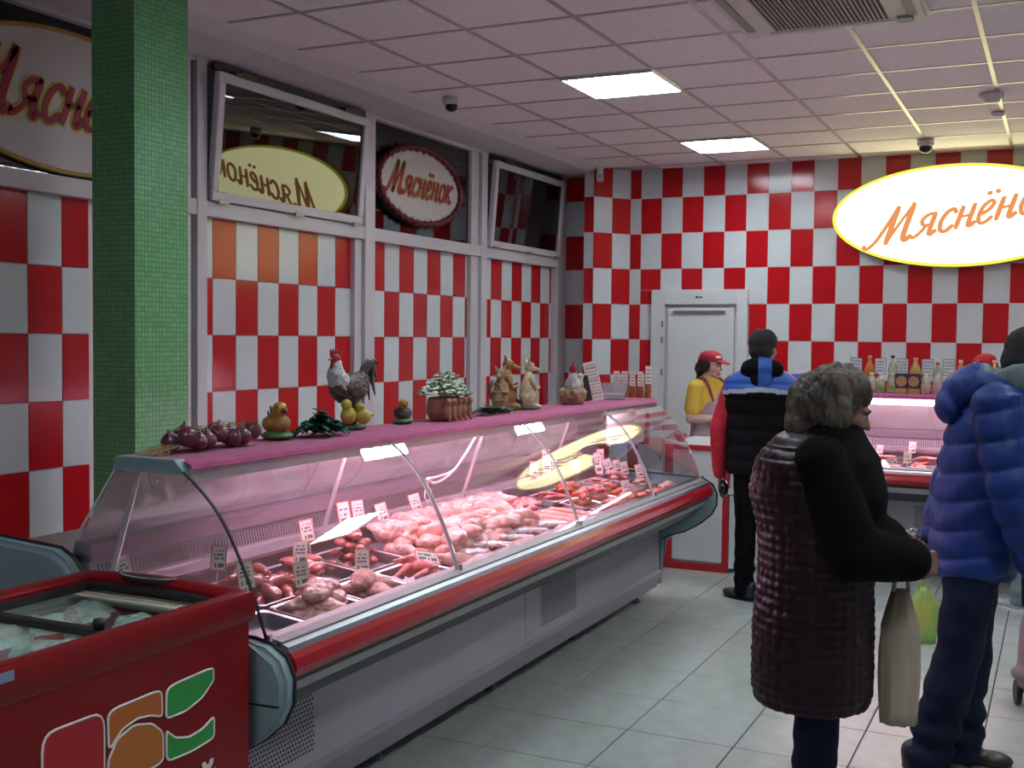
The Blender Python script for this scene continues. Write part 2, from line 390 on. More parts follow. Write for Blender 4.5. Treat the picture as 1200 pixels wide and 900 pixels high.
struct(BX('wall_right', XR, YF, 0, XR+.1, YB+.2, ZC+.1, WHITE_PAINT)); struct(BX('wall_front', XL-.2, YF-.1, 0, XR+.1, YF, ZC+.1, WHITE_PAINT))
# door in the back wall
d = struct(BX('door_1', -3.33, YB-.035, .02, -2.70, YB-.005, 1.93, WHITE_PAINT, bev=.006))
for a in ((DX0, YB-.05, 0, DX0+.13, YB+.0, DZ), (DX1-.10, YB-.05, 0, DX1, YB, DZ), (DX0+.13, YB-.05, 1.96, DX1-.10, YB, DZ)): BX('door_frame', *a, WHITE_PAINT, d, bev=.006)
BX('door_closer', -3.27, YB-.06, 1.885, -2.78, YB-.035, 1.905, mat('grey_metal', (.28, .30, .31), .4, metal=.6), d)
for z in (1.75, 1.6, 1.3, .5): BX('door_hinge', -3.385, YB-.062, z, -3.365, YB-.05, z+.06, mat('hinge_grey', (.35, .34, .36), .35, metal=.7), d)
BX('door_handle', -2.80, YB-.08, 1.0, -2.76, YB-.035, 1.13, CHROME, d)
BX('door_notice', -3.06, YB-.056, 2.02, -3.03, YB-.05, 2.035, INK, d); BX('door_notice', -3.02, YB-.056, 2.02, -3.0, YB-.05, 2.035, INK, d)
# ceiling lamps
LEM = emit('lamp_glow', (.86, .95, 1.0), LAMP_POWER)
LBG = emit('lamp_reflector_glow', (.86, .95, 1.0), LAMP_POWER*.55)
lamp_lab = {(1, 3): 'lit square ceiling lamp with four tubes, the nearer of the two in view', (1, 7): 'lit square ceiling lamp with four tubes, nearer the checkered back wall'}
for (i, j) in LAMPS:
    x, y = -3.418+.6*i, 4.669+.6*j
    t = thing('ceiling_lamp', lamp_lab.get((i, j), 'lit square ceiling lamp with four tubes, set in the ceiling out of frame'), 'lamp', (x, y, ZC), group='square ceiling lamps' if (i, j) in lamp_lab else 'square ceiling lamps out of frame')
    bm = bmesh.new(); box(bm, .01, .01, .02, .59, .59, .011); finish('lamp_reflector', bm, LBG, t)
    for k in range(4):
        bm = bmesh.new(); tube(bm, [(.03, .085+.143*k, -.003), (.57, .085+.143*k, -.003)], .013, 8); finish('lamp_tube', bm, LEM, t)
    for k in range(5):
        bm = bmesh.new(); box(bm, .01, .012+.1435*k-.003, -.022, .59, .012+.1435*k+.003, .008); finish('louvre_blade', bm, mat('louvre', (.75, .76, .78), .2, metal=.6), t)
    for k in range(7):
        bm = bmesh.new(); box(bm, .008+.0965*k, .01, -.018, .012+.0965*k, .59, .004); finish('louvre_cross_blade', bm, mat('louvre', (.75, .76, .78), .2, metal=.6), t)
# air conditioner cassette
t = thing('air_conditioner', 'white ceiling air conditioner cassette with a dark slatted grille', 'air conditioner', (-1.06, 5.40, ZC-.0095))
bm = bmesh.new(); box(bm, -.45, -.45, -.045, .45, .45, .0); bmesh.ops.bevel(bm, geom=bm.edges[:], offset=.02, segments=2, affect='EDGES')
ACW = mat('aircon_white', (.72, .68, .66), .45); finish('casing', bm, ACW, t)
BX('grille_back', -.27, -.27, -.048, .27, .33, -.044, BLACK, t)
for k in range(26): BX('grille_slat', -.262+.0206*k, -.26, -.056, -.254+.0206*k, .32, -.046, mat('slat_pink_grey', (.45, .40, .40), .5), t)
for a in ((-.40, -.3, -.36, .30), (.36, -.3, .40, .30)): BX('air_flap', a[0], a[1], -.052, a[2], a[3], -.045, mat('flap', (.32, .31, .31), .5), t)
BX('air_flap', -.3, .36, -.052, .3, .41, -.045, ACW, t)
BX('remote_sensor', .31, .30, -.06, .38, .38, -.045, mat('flap', (.32, .31, .31), .5), t)
# dome cameras, smoke detectors, motion sensor
def dome(loc, lab, s=1):
    t = thing('dome_camera', lab, 'security camera', loc, group='ceiling dome cameras')
    bm = bmesh.new(); lathe(bm, [(0, 0), (.055*s, 0), (.057*s, -.03*s), (.048*s, -.045*s), (0, -.045*s)]); finish('camera_housing', bm, mat('housing', (.62, .62, .66), .35), t, True)
    bm = bmesh.new(); lathe(bm, [(.043*s, -.044*s), (.042*s, -.06*s), (.034*s, -.078*s), (.018*s, -.088*s), (0, -.09*s)]); finish('smoked_dome', bm, mat('smoked', (.015, .015, .02), .06), t, True)
dome((-3.70, 6.72, ZC-.008), 'dome camera with smoked bubble on the ceiling above the middle window'); dome((-1.016, 9.56, ZC-.008), 'dome camera on the ceiling above the lit oval sign', 1.15)
t = thing('smoke_detector', 'round white smoke detector on the ceiling bar at upper right', 'smoke detector', (-.455, 7.95, ZC-.008), group='smoke detectors')
bm = bmesh.new(); lathe(bm, [(0, 0), (.075, 0), (.078, -.022), (.055, -.03), (.05, -.05), (.02, -.056), (0, -.056)]); finish('detector_body', bm, ACW, t, True)
t = thing('smoke_detector', 'smaller white round detector just beyond the larger one on the ceiling', 'smoke detector', (-.450, 8.6, ZC-.008), group='smoke detectors')
bm = bmesh.new(); lathe(bm, [(0, 0), (.045, 0), (.045, -.02), (.025, -.03), (0, -.034)]); finish('detector_body', bm, ACW, t, True)
p = at_y(703, 204, 9.93)
t = thing('motion_sensor', 'small white motion sensor on the tiled corner under the ceiling', 'sensor', p, .5)
BX('sensor_body', -.03, -.03, -.07, .03, .03, .07, mat('sensor_white', (.8, .8, .82), .35), t, bev=.015); BX('sensor_window', -.02, -.034, -.05, .02, -.03, .0, mat('sensor_lens', (.55, .55, .58), .2), t)
# ================================================================== SIGNS
SIGNW = emit('sign_face', (1.0, .97, .50), SIGN_POWER); SIGNR = emit('sign_rim_glow', (.95, .85, .10), SIGN_POWER*.32); SIGNO = emit('sign_letters_glow', (.90, .33, .13), SIGN_POWER*.27)
YS = 10.16; sc0 = at_y(1121, 252, YS)
t = thing('lit_sign', 'large glowing oval sign with orange script on the checkered back wall', 'sign', (sc0.x, YS, sc0.z)); t.rotation_euler = (0, -.0, 0)
Ts = lambda v: Vector((v.x, -v.z, v.y))
bm = bmesh.new(); ell_plate(bm, Ts, 1.005, .425, -.11, -.012, mi=0); finish('sign_box', bm, mat('sign_box', (.6, .55, .2), .5), t)
bm = bmesh.new(); ell_plate(bm, Ts, 1.005, .425, -.012, .0); finish('sign_rim', bm, SIGNR, t)
bm = bmesh.new(); ell_plate(bm, Ts, .975, .40, .0, .004); finish('sign_face', bm, SIGNW, t)
a = .20; bm = bmesh.new(); word(bm, lambda v: Ts(Vector((v.x*.97-v.y*.74*math.sin(a)+.055, v.x*math.sin(a)+v.y*.78+.0, v.z))), .205, grow=.02, z=.005, depth=.004, shear=.45); finish('lettering', bm, SIGNO, t)
for x in (-.5, .5): BX('sign_bracket', x-.02, .1, -.02, x+.02, .125, .02, STEEL, t)
# unlit oval signs in the windows (lettering faces the room)
def oval(loc, a, b, lab, rim, key):
    t = thing('window_sign', lab, 'sign', loc)
    T = lambda v: Vector((v.z, v.x, v.y))
    bm = bmesh.new(); ell_plate(bm, T, a, b, -.03, .0); finish('sign_face', bm, mat('unlit_sign_face', (.60, .55, .56), .5), t)
    if rim == 'tinsel':
        bm = bmesh.new(); n = 120
        pts = [((a+.005+.006*math.sin(k*1.9))*math.cos(2*PI*k/n), (b+.005+.006*math.sin(k*1.9))*math.sin(2*PI*k/n)) for k in range(n)]
        R = random.Random(3)
        tube(bm, [(.005, u, v) for u, v in pts+pts[:1]], .022, 8)
        for u, v in pts:
            for _ in range(14):
                an = R.uniform(0, 2*PI); an2 = R.uniform(-.9, .9)
                q = Vector((math.sin(an2)*.5, math.cos(an), math.sin(an)))*R.uniform(.035, .06)
                p0 = Vector((.005, u, v)); s = q.cross(Vector((R.random(), R.random(), R.random()))).normalized()*.004
                A = [bm.verts.new(x) for x in (p0-s, p0+s, p0+q)]; bm.faces.new(A)
        o = finish('tinsel', bm, mat('red_tinsel', (.13, .003, .010), .5, metal=.2), t, recalc=False)
    else:
        bm = bmesh.new(); n = 72
        tube(bm, [(.004, a*math.cos(2*PI*k/n), b*math.sin(2*PI*k/n)) for k in range(n+1)], .012, 6); finish('sign_rim', bm, mat('yellow_rim', (.45, .28, .05), .5), t)
    bm = bmesh.new(); word(bm, T, a*.218, grow=.085, z=.001, depth=.003); finish('lettering_outline', bm, mat('sign_yellow', (.62, .50, .06), .5), t)
    bm = bmesh.new(); word(bm, T, a*.218, grow=.02, z=.005, depth=.003); finish('lettering', bm, mat('sign_crimson', (.33, .008, .045), .5), t)
    return t
oval((XL+.0, 7.53, 2.77), .60, .275, 'unlit oval window sign edged with fluffy dark red tinsel', 'tinsel', 0)
oval((XL-.02, 4.17, 2.765), .80, .340, 'unlit oval window sign with crimson script, left of the green column', 'rim', 0)
# ================================================================== DISPLAY COUNTERS
def arc():
    """front glass section (d, z) from top to bottom"""
    KT = ((0, 58.5), (.15, 52.5), (.42, 33.5), (1.0, 19.5)); L = .565; n = 16; d, z = -2.297, 1.242; o = [(d, z)]
    for k in range(n):
        u = (k+.5)/n
        for (a, ta), (b, tb) in zip(KT, KT[1:]):
            if a <= u <= b: th = math.radians(ta+(tb-ta)*(u-a)/(b-a))
        d += math.sin(th)*L/n; z -= math.cos(th)*L/n; o.append((d, z))
    return o
ARC = arc(); fx = (-1.992-ARC[-1][0])/16; fz = (.772-ARC[-1][1])/16; print('ARCEND', ARC[-1])
ARC = [(d+fx*k, z+fz*k) for k, (d, z) in enumerate(ARC)]
def deck_z(d): return .725+(-2.0-d)*.12
TEALCAP = TEAL
PINK = emit('pink_tube', (1.0, .60, .78), TUBE_POWER)
def counter(root, s0, s1, P, seams, grilles, tube0=.08, lip=False):
    """P(s, d, z) -> world; d measured like world X of the first counter"""
    def T(v): return P(v.x, v.y, v.z)
    def PR(name, poly, m, a=s0, b=s1, par=root, bev=0, **k):
        bm = bmesh.new(); prism(bm, poly, a, b, 'x', T=None)
        if bev: bmesh.ops.bevel(bm, geom=bm.edges[:], offset=bev, segments=2, affect='EDGES')
        for v in bm.verts: v.co = T(v.co)
        return finish(name, bm, m, par)
    ends = [s0]+list(seams)+[s1]
    # lower front in units with a fine joint between them
    mid = grilles['joint']; jn = [s0+.02, *mid, s1-.02]
    for a, b in zip(jn, jn[1:]):
        PR('front_panel', [(-2.25, .20), (-2.262, .57), (-2.29, .57), (-2.29, .20)], GREYP, a+.002, b-.002)
        PR('kick_panel', [(-2.225, .185), (-2.25, .20), (-2.29, .20), (-2.33, .085), (-2.268, .085)], GREYP, a+.002, b-.002)
        PR('dark_band', [(-1.975, .616), (-2.034, .556), (-2.06, .556), (-2.26, .585), (-2.26, .625)], DARKP, a, b)
        PR('pale_band', [(-1.950, .655), (-1.974, .617), (-2.05, .62), (-2.05, .655)], LAV, a, b-.003)
        PR('black_trim', [(-1.935, .673), (-1.945, .656), (-2.05, .656), (-2.05, .673)], BLACK, a, b)
        PR('bumper', [(-1.932, .674), (-1.916, .686), (-1.909, .708), (-1.918, .734), (-1.934, .75), (-2.0, .75), (-2.0, .674)], BUMPER, a+.001, b-.001)
        PR('silver_edge', [(-1.936, .75), (-1.940, .765), (-1.958, .772), (-2.0, .772), (-2.0, .75)], SILVER, a, b)
        PR('glass_ledge', [(-1.960, .7725), (-1.962, .778), (-2.025, .790), (-2.03, .74), (-2.0, .74)], mat('ledge_grey', (.15, .17, .165), .42, metal=.3), a, b)
    # perforated grilles
    for a, b in grilles['at']:
        bm = bmesh.new(); nx = int((b-a)/.0165); nz = 17
        for i in range(nx):
            for j in range(nz):
                s = a+.0165*i+(.008 if j % 2 else 0); z = .245+.0155*j; dd = -2.25-(z-.2)*.0325+.0012
                v = [bm.verts.new(T(Vector((s+.0056*math.cos(PI/3*k), dd, z+.0056*math.sin(PI/3*k))))) for k in range(6)]; bm.faces.new(v)
        tag(finish('perforated_grille', bm, BLACK, root), kind='stuff')
    # body and feet
    PR('base_body', [(-2.29, .10), (-2.29, .56), (-2.1, .66), (-2.1, .70), (-2.74, .74), (-2.80, .93), (-3.08, .93), (-3.08, .10)], mat('base_body', (.30, .30, .32), .5), s0+.03, s1-.03)
    PR('service_top', [(-2.76, .935), (-2.76, .955), (-3.10, .955), (-3.10, .935)], STEEL)
    n = max(3, int((s1-s0)/1.0)+1)
    for k in range(n):
        for dd in (-2.36, -2.98):
            s = s0+.15+(s1-s0-.3)*k/(n-1); bm = bmesh.new()
            for pr in ([(.016, .12), (.016, .03), (.03, .012), (.032, 0)],):
                lathe(bm, pr, 10, T=lambda v, s=s, dd=dd: P(s+v.x, dd+v.y, v.z))
            finish('foot', bm, mat('foot_grey', (.16, .2, .2), .5), root)
    # inner tub, rear wall, vent strip
    PR('deck', [(-2.03, .70), (-2.03, deck_z(-2.03)-.045), (-2.64, deck_z(-2.64)-.045), (-2.66, .835), (-2.74, .86), (-2.74, .70)], INNER, s0+.01, s1-.01)
    PR('rear_ledge', [(-2.60, .835), (-2.60, .848), (-2.665, .866), (-2.70, .86), (-2.66, .83)], STEEL, s0+.01, s1-.01)
    PR('vent_wall', [(-2.668, .86), (-2.69, .958), (-2.74, .958), (-2.74, .86)], INNER, s0+.01, s1-.01)
    bm2 = bmesh.new()
    s = s0+.04
    while s < s1-.04:
        v = [bm2.verts.new(T(Vector(q))) for q in ((s, -2.6686, .876), (s+.006, -2.6686, .876), (s+.006, -2.6806, .926), (s, -2.6806, .926))]
        bm2.faces.new(v); s += .0155
    tag(finish('vent_slots', bm2, BLACK, root), kind='stuff')
    PR('rear_rail', [(-2.672, .938), (-2.675, .990), (-2.74, 1.0), (-2.76, .935)], mat('rear_rail', (.20, .15, .19), .35, metal=.4), s0+.01, s1-.01)
    # canopy
    PR('canopy', [(-2.30, 1.238), (-2.295, 1.25), (-2.33, 1.266), (-2.57, 1.266), (-2.585, 1.24), (-2.56, 1.226), (-2.34, 1.226)], mat('canopy_white', (.68, .64, .66), .3), s0+.03, s1-.01)
    k = s0+tube0
    if lip: PR('canopy_lip', [(-2.318, 1.205), (-2.308, 1.205), (-2.300, 1.238), (-2.318, 1.238)], mat('canopy_white', (.68, .64, .66), .3), s0+.03, s1-.01)
    while k < s1-.4:
        bm = bmesh.new(); e = min(k+1.14, s1-.1); tube(bm, [T(Vector((k, -2.40-(.05 if lip else 0), 1.205+(.008 if lip else 0)))), T(Vector((e, -2.40-(.05 if lip else 0), 1.205+(.008 if lip else 0))))], .013, 8); finish('light_tube', bm, PINK, root)
        PR('tube_holder', [(-2.445, 1.20), (-2.415, 1.20), (-2.41, 1.228), (-2.45, 1.228)], WHITE_PAINT, k-.03, k-.002); k += 1.22
    # curved front panes
    for a, b in zip(ends, ends[1:]):
        bm = bmesh.new(); t_ = .005
        poly = ARC+[(d-t_*.8, z-t_*.6) for d, z in reversed(ARC)]
        prism(bm, poly, a+.003, b-.003, 'x', T=T); o = finish('front_glass', bm, GLASS, root)
        o.data.shade_smooth(); 
        try: o.data.set_sharp_from_angle(angle=.5)
        except Exception: pass
    for n_, s in enumerate(ends):
        if s in (s0,): m_, rr = BLACK, .0045
        elif s == s1: m_, rr = mat('clear_edge', (.65, .75, .78), .2), .003
        else: m_, rr = mat('clear_bar', (.62, .58, .62), .15, metal=.3), .008
        bm = bmesh.new(); tube(bm, [T(Vector((s, d-.004, z-.002))) for d, z in ARC], rr, 6); finish('glass_edge', bm, m_, root)
        bm = bmesh.new(); tube(bm, [T(Vector((s+.03, -2.50, 1.228))), T(Vector((s+.03, -2.625, .862)))], .009 if s != s1 else .004, 8); finish('post', bm, mat('clear_bar', (.62, .58, .62), .15, metal=.3), root)
        BXo = bmesh.new(); tube(BXo, [T(Vector((s, -1.990, .80))), T(Vector((s, -1.986, .765)))], .009, 8); finish('glass_clip', BXo, CHROME, root)
    # side panes
    for s in (s0+.004, s1-.004):
        bm = bmesh.new(); prism(bm, ARC+[(-2.03, .79), (-2.66, .86), (-2.745, .992), (-2.565, 1.236)], s-.003, s+.003, 'x', T=T); finish('side_glass', bm, GLASS_END, root)
        bm = bmesh.new(); tube(bm, [T(Vector((s, -2.565, 1.24))), T(Vector((s, -2.748, .99)))], .0035, 6); finish('side_glass_edge', bm, mat('clear_edge', (.65, .75, .78), .2), root)
    for a, b in zip(ends, ends[1:]):
        bm = bmesh.new(); prism(bm, [(-2.572, 1.235), (-2.567, 1.232), (-2.712, 1.0), (-2.72, 1.0)], a+.004, b-.004, 'x', T=T); finish('rear_glass', bm, GLASS_REAR, root)
    # moulded end panels
    OUT = [(-3.14, .10), (-3.14, .955), (-3.06, .992), (-2.78, .975), (-2.73, .95), (-2.685, .90), (-2.66, .85), (-2.50, .80), (-2.03, .785), (-1.975, .775), (-1.925, .745), (-1.898, .69), (-1.90, .62), (-1.93, .56), (-2.0, .50), (-2.10, .44), (-2.2, .41), (-2.24, .38), (-2.25, .10)]
    for a, b in ((s0-.055, s0-.004), (s1+.004, s1+.055)):
        bm = bmesh.new(); prism(bm, OUT, a, b, 'x'); bmesh.ops.bevel(bm, geom=[e for e in bm.edges if abs(e.verts[0].co.x-e.verts[1].co.x) < 1e-6 and abs(e.verts[0].co.x-(a if a < s0 else b)) < 1e-6], offset=.016, segments=3, affect='EDGES')
        for v in bm.verts: v.co = T(v.co)
        o = finish('end_panel', bm, TEAL, root, smooth=True)
        try: o.data.set_sharp_from_angle(angle=.6)
        except Exception: pass
        e = b-.004 if a < s0 else a+.004
        bm = bmesh.new(); tube(bm, [T(Vector((e, d+.002, z+.003))) for d, z in OUT[1:-1]], .006, 6); finish('rubber_edge', bm, BLACK, root)
        bm = bmesh.new(); e2 = a-.0005 if a < s0 else b+.0005
        tube(bm, [T(Vector((e2, -1.915, .62))), T(Vector((e2, -2.1, .615)))], .003, 6); finish('panel_groove', bm, BLACK, root)
    # stepped end cap of the canopy
    for k in range(5):
        PR('canopy_cap', [(-2.325+.006*k, 1.276-.0085*k), (-2.55-.006*k, 1.276-.0085*k), (-2.556-.006*k, 1.269-.0085*k), (-2.319+.006*k, 1.269-.0085*k)], TEAL, s0-.012+.003*k, s0+.03)
    PR('canopy_cap_core', [(-2.32, 1.27), (-2.55, 1.27), (-2.57, 1.232), (-2.30, 1.236)], TEAL, s0-.001, s0+.029)
P1 = lambda s, d, z: Vector((d, s, z))
c1 = thing('display_counter', 'long refrigerated meat counter with curved glass front and red bumper, along the tiled windows', 'counter', (-2.5, 4.7, 0))
def at_root(root): 
    l = root.location.copy(); return lambda P: (lambda s, d, z: P(s, d, z)-l)
counter(c1, 2.58, 6.86, at_root(c1)(P1), (3.71, 4.88, 6.06-.1), dict(joint=(4.86,), at=((2.64, 3.17), (5.04, 5.49))), .62, True)
Y2 = 6.11
P2 = lambda s, d, z: Vector((s, Y2-d, z))
c2 = thing('display_counter', 'refrigerated meat counter with red bumper standing before the back wall under the bottles', 'counter', (0, 8.5, 0))
counter(c2, -1.795, 1.3, at_root(c2)(P2), (-.22,), dict(joint=(-.24,), at=((-.9, -.45),)))
# cloths over the canopies
def cloth(name, s0, s1, P, lab):
    bm = bmesh.new(); n = int((s1-s0)/.03); R = random.Random(5); rows_ = []
    for i in range(n+1):
        s = s0+(s1-s0)*i/n; w_ = .004*noise.noise((s*3, 0, 0)); w2 = .006*noise.noise((s*2.2, 4, 0))
        prof = [(-2.585, 1.225+w2), (-2.588, 1.262), (-2.57, 1.2725), (-2.45, 1.2725+.0015*noise.noise((s*9, 3, 1))), (-2.34, 1.2725), (-2.312, 1.269), (-2.290, 1.260), (-2.284+w_*.5, 1.247+w2*.2)]
        rows_.append([bm.verts.new(P(s, d, z)) for d, z in prof]+[bm.verts.new(P(s, d+(.003 if d < -2.5 else -.003), z-.003)) for d, z in reversed(prof)])
    for a, b in zip(rows_, rows_[1:]):
        m_ = len(a)
        for i in range(m_): bm.faces.new((a[i], a[(i+1) % m_], b[(i+1) % m_], b[i]))
    for r in (rows_[0], rows_[-1]): bm.faces.new(r)
    return tag(finish(name, bm, CLOTH, None), lab, 'cloth')
cloth('cloth', 2.60, 6.87, P1, 'long crimson pink cloth covering the top of the counter by the windows')
cloth('cloth', -1.775, 1.28, P2, 'crimson pink cloth on top of the counter under the bottles')
# white corner unit between the two counters
t = thing('corner_unit', 'white corner cabinet with red edge strips between the two meat counters', 'cabinet', (-2.1, 8.2, 0))
WP = mat('white_laminate', (.60, .66, .66), .35); RE = mat('red_edging', (.42, .012, .02), .35)
off = Vector((-2.1, 8.2, 0)); Tl = lambda v: v-off
def pr(name, poly, a, b, m, par=t, T=Tl):
    bm = bmesh.new(); prism(bm, poly, a, b, 'z', T=T); return finish(name, bm, m, par)
pr('cabinet_body', [(-2.55, 7.87), (-2.10, 7.87), (-1.90, 8.10), (-1.90, 8.58), (-2.55, 8.58)], .04, .87, WP)
pr('left_panel', [(-2.49, 7.85), (-2.115, 7.85), (-2.115, 7.868), (-2.49, 7.868)], .07, .855, WP)
for a in ((-2.55, 7.842, -2.49), (-2.125, 7.842, -2.085)): pr('red_edge_strip', [(a[0], a[1]), (a[2], a[1]), (a[2], 7.868), (a[0], 7.868)], .0, .868, RE)
pr('red_edge_strip', [(-2.49, 7.842), (-2.125, 7.842), (-2.125, 7.868), (-2.49, 7.868)], .0, .05, RE)
pr('red_edge_strip', [(-2.55, 7.838), (-2.08, 7.838), (-2.08, 7.87), (-2.55, 7.87)], .86, .893, RE)
pr('slanted_panel', [(-2.080, 7.862), (-1.87, 8.09), (-1.885, 8.10), (-2.09, 7.88)], .03, .55, WP)
pr('slanted_ledge', [(-2.085, 7.84), (-1.86, 8.07), (-1.90, 8.11), (-2.10, 7.88)], .56, .60, WP)
pr('slanted_upper_panel', [(-2.080, 7.87), (-1.87, 8.10), (-1.885, 8.11), (-2.09, 7.89)], .61, .86, WP)
pr('worktop', [(-2.56, 7.87), (-2.08, 7.87), (-1.87, 8.10), (-1.87, 8.6), (-2.56, 8.6)], .872, .893, WP)
# register on the corner cabinet
t = thing('cash_register', 'white cash register behind the man in the padded vest', 'register', (-1.98, 8.40, .893))
BX('register_body', -.15, -.14, 0, .15, .14, .14, CARD, t, bev=.01)
bm = bmesh.new(); prism(bm, [(-.02, .14), (.02, .14), (.02, .44), (-.02, .44)], -.03, .03, 'x'); finish('display_pole', bm, CARD, t)
BX('customer_display', -.13, -.05, .42, .13, .04, .55, mat('beige_plastic', (.62, .60, .58), .4), t, bev=.01)
BX('display_window', -.09, -.056, .45, .09, -.052, .52, mat('display_grey', (.3, .36, .36), .2), t)
# ================================================================== ORGANIC SHAPES
def frame(d):
    d = Vector(d).normalized(); u = Vector((0, 0, 1)) if abs(d.z) < .9 else Vector((0, 1, 0)); s = d.cross(u).normalized(); return s, s.cross(d)
def cap(bm, p0, p1, r0, r1, n=12):
    p0, p1 = Vector(p0), Vector(p1); d = (p1-p0); L = d.length; d = d/L if L > 1e-6 else Vector((0, 0, 1)); s, u = frame(d); rings = []
    for a in (-80, -45, -12): rings.append((p0+d*r0*math.sin(math.radians(a)), r0*math.cos(math.radians(a))))
    for t in (.33, .66): rings.append((p0.lerp(p1, t), r0+(r1-r0)*t))
    for a in (12, 45, 80): rings.append((p1+d*r1*math.sin(math.radians(a)), r1*math.cos(math.radians(a))))
    ringloft(bm, [[c+(s*math.cos(2*PI*k/n)+u*math.sin(2*PI*k/n))*r for k in range(n)] for c, r in rings])
def ell(bm, c, r, rot=(0, 0, 0), n=16):
    M = Euler(rot).to_matrix(); c = Vector(c); rings = []
    for i in range(1, 10):
        a = PI*i/10-PI/2
        rings.append([c+M @ Vector((r[0]*math.cos(a)*math.cos(2*PI*k/n), r[1]*math.cos(a)*math.sin(2*PI*k/n), r[2]*math.sin(a))) for k in range(n)])
    ringloft(bm, rings)
def loft(bm, secs, n=20):
    """secs: (centre, rx, ry[, rz])"""
    rings = []
    for s in secs:
        c = Vector(s[0]); a = s[3] if len(s) > 3 else 0
        rings.append([c+Vector((s[1]*math.cos(2*PI*k/n)*math.cos(a)-s[2]*math.sin(2*PI*k/n)*math.sin(a), s[1]*math.cos(2*PI*k/n)*math.sin(a)+s[2]*math.sin(2*PI*k/n)*math.cos(a), 0)) for k in range(n)])
    ringloft(bm, rings)
def solid(build, voxel, smooth=4, disp=None, deci=None):
    """join overlapping closed shapes into one continuous surface"""
    bm = bmesh.new(); build(bm); bmesh.ops.recalc_face_normals(bm, faces=bm.faces)
    me = bpy.data.meshes.new('tmp'); bm.to_mesh(me); bm.free(); o = bpy.data.objects.new('tmp', me); C.objects.link(o)
    md = o.modifiers.new('r', 'REMESH'); md.mode = 'VOXEL'; md.voxel_size = voxel; md.adaptivity = 0
    if smooth: sm = o.modifiers.new('s', 'SMOOTH'); sm.factor = .5; sm.iterations = smooth
    if deci: dm = o.modifiers.new('d', 'DECIMATE'); dm.ratio = deci
    dg = bpy.context.evaluated_depsgraph_get(); dg.update(); r = bpy.data.meshes.new_from_object(o.evaluated_get(dg))
    bpy.data.objects.remove(o); bpy.data.meshes.remove(me)
    if disp:
        ns = [v.normal.copy() for v in r.vertices]
        for v, nn in zip(r.vertices, ns): v.co += nn*disp(v.co, nn)
    r.shade_smooth(); return r
def ms(me, m, name='mesh'):
    me.materials.clear()
    for x in (m if isinstance(m, (list, tuple)) else [m]): me.materials.append(x)
    me.name = name; return me
def paint(me, fn):
    """material index per face, fn(centre) -> index"""
    for p in me.polygons: p.material_index = fn(p.center)
# ================================================================== MEAT
MEATS = dict(chicken=mat('raw_chicken', (.86, .55, .48), .38, col2=(.66, .26, .24), scale=34, bump=.8, bscale=48, coat=.35),
 pale=mat('pale_fillet', (.82, .58, .46), .4, col2=(.72, .40, .34), scale=18, bump=.3, bscale=90, coat=.2),
 red=mat('red_meat', (.60, .09, .08), .35, col2=(.76, .33, .28), scale=30, bump=.35, bscale=120, coat=.3),
 liver=mat('dark_meat', (.34, .06, .06), .25, col2=(.50, .15, .13), scale=20, bump=.2, bscale=70, coat=.5),
 mince=mat('minced_meat', (.68, .24, .21), .5, col2=(.82, .52, .46), scale=90, bump=.8, bscale=240, coat=.2),
 orange=mat('marinated_meat', (.70, .15, .03), .35, col2=(.55, .05, .03), scale=40, bump=.4, bscale=120, coat=.4),
 carcass=mat('carcass', (.80, .45, .36), .4, col2=(.66, .18, .13), scale=40, bump=.9, bscale=60, coat=.2))
def nz(co, f, a, s=0): return a*noise.noise(co*f+Vector((s, s*1.7, 0)))
def meatmesh(kind, s):
    R = random.Random(s*13+5)
    def b(bm):
        if kind == 'leg':
            cap(bm, (-.05, 0, .02), (.02, .005, .03), .030, .024); cap(bm, (.02, .005, .03), (.075, R.uniform(-.01, .01), .022), .02, .011); ell(bm, (.082, 0, .022), (.014, .012, .012))
            ell(bm, (-.045, .02, .018), (.035, .03, .022))
        elif kind == 'breast':
            ell(bm, (0, 0, .022), (.075, .045, .026), (0, 0, R.uniform(-.3, .3))); ell(bm, (.045, -.01, .018), (.05, .03, .018), (0, 0, .5)); ell(bm, (-.04, .02, .02), (.04, .03, .02))
        elif kind == 'slab':
            ell(bm, (0, 0, .014), (.085, .05, .016)); ell(bm, (.03, .03, .016), (.05, .03, .016), (0, 0, .8))
        elif kind == 'carcass':
            ell(bm, (0, 0, .055), (.10, .07, .06)); ell(bm, (.06, 0, .06), (.06, .055, .05))
            for sy in (-1, 1): cap(bm, (-.05, .045*sy, .06), (-.115, .03*sy, .085), .034, .014); cap(bm, (.05, .055*sy, .05), (.09, .075*sy, .035), .018, .012)
        elif kind == 'cube':
            ell(bm, (0, 0, .012), (.024, .018, .014), (0, 0, R.uniform(0, 3))); ell(bm, (.01, .004, .014), (.016, .016, .014))
        elif kind == 'rib':
            for k in range(6): cap(bm, (-.06+.024*k, -.06, .012), (-.055+.024*k, .06, .016), .0125, .0115)
        elif kind == 'mince':
            ell(bm, (0, 0, .012), (.12, .10, .035)); ell(bm, (.02, .01, .03), (.06, .06, .03))
        elif kind == 'sausage':
            cap(bm, (-.09, 0, .013), (.09, R.uniform(-.02, .02), .013), .0125, .0125)
    amp = {'mince': .011, 'cube': .003, 'sausage': .001}.get(kind, .0085); f = {'mince': 75, 'cube': 40}.get(kind, 26)
    return solid(b, {'cube': .006, 'mince': .006, 'carcass': .009}.get(kind, .007), 2, lambda c, n: nz(c, f, amp, s)+nz(c, f*2.3, amp*.4, s))
MC = {}
def meat(kind, matk, var=0):
    k = (kind, matk, var)
    if k not in MC: MC[k] = ms(meatmesh(kind, var), MEATS[matk], kind)
    return MC[k]
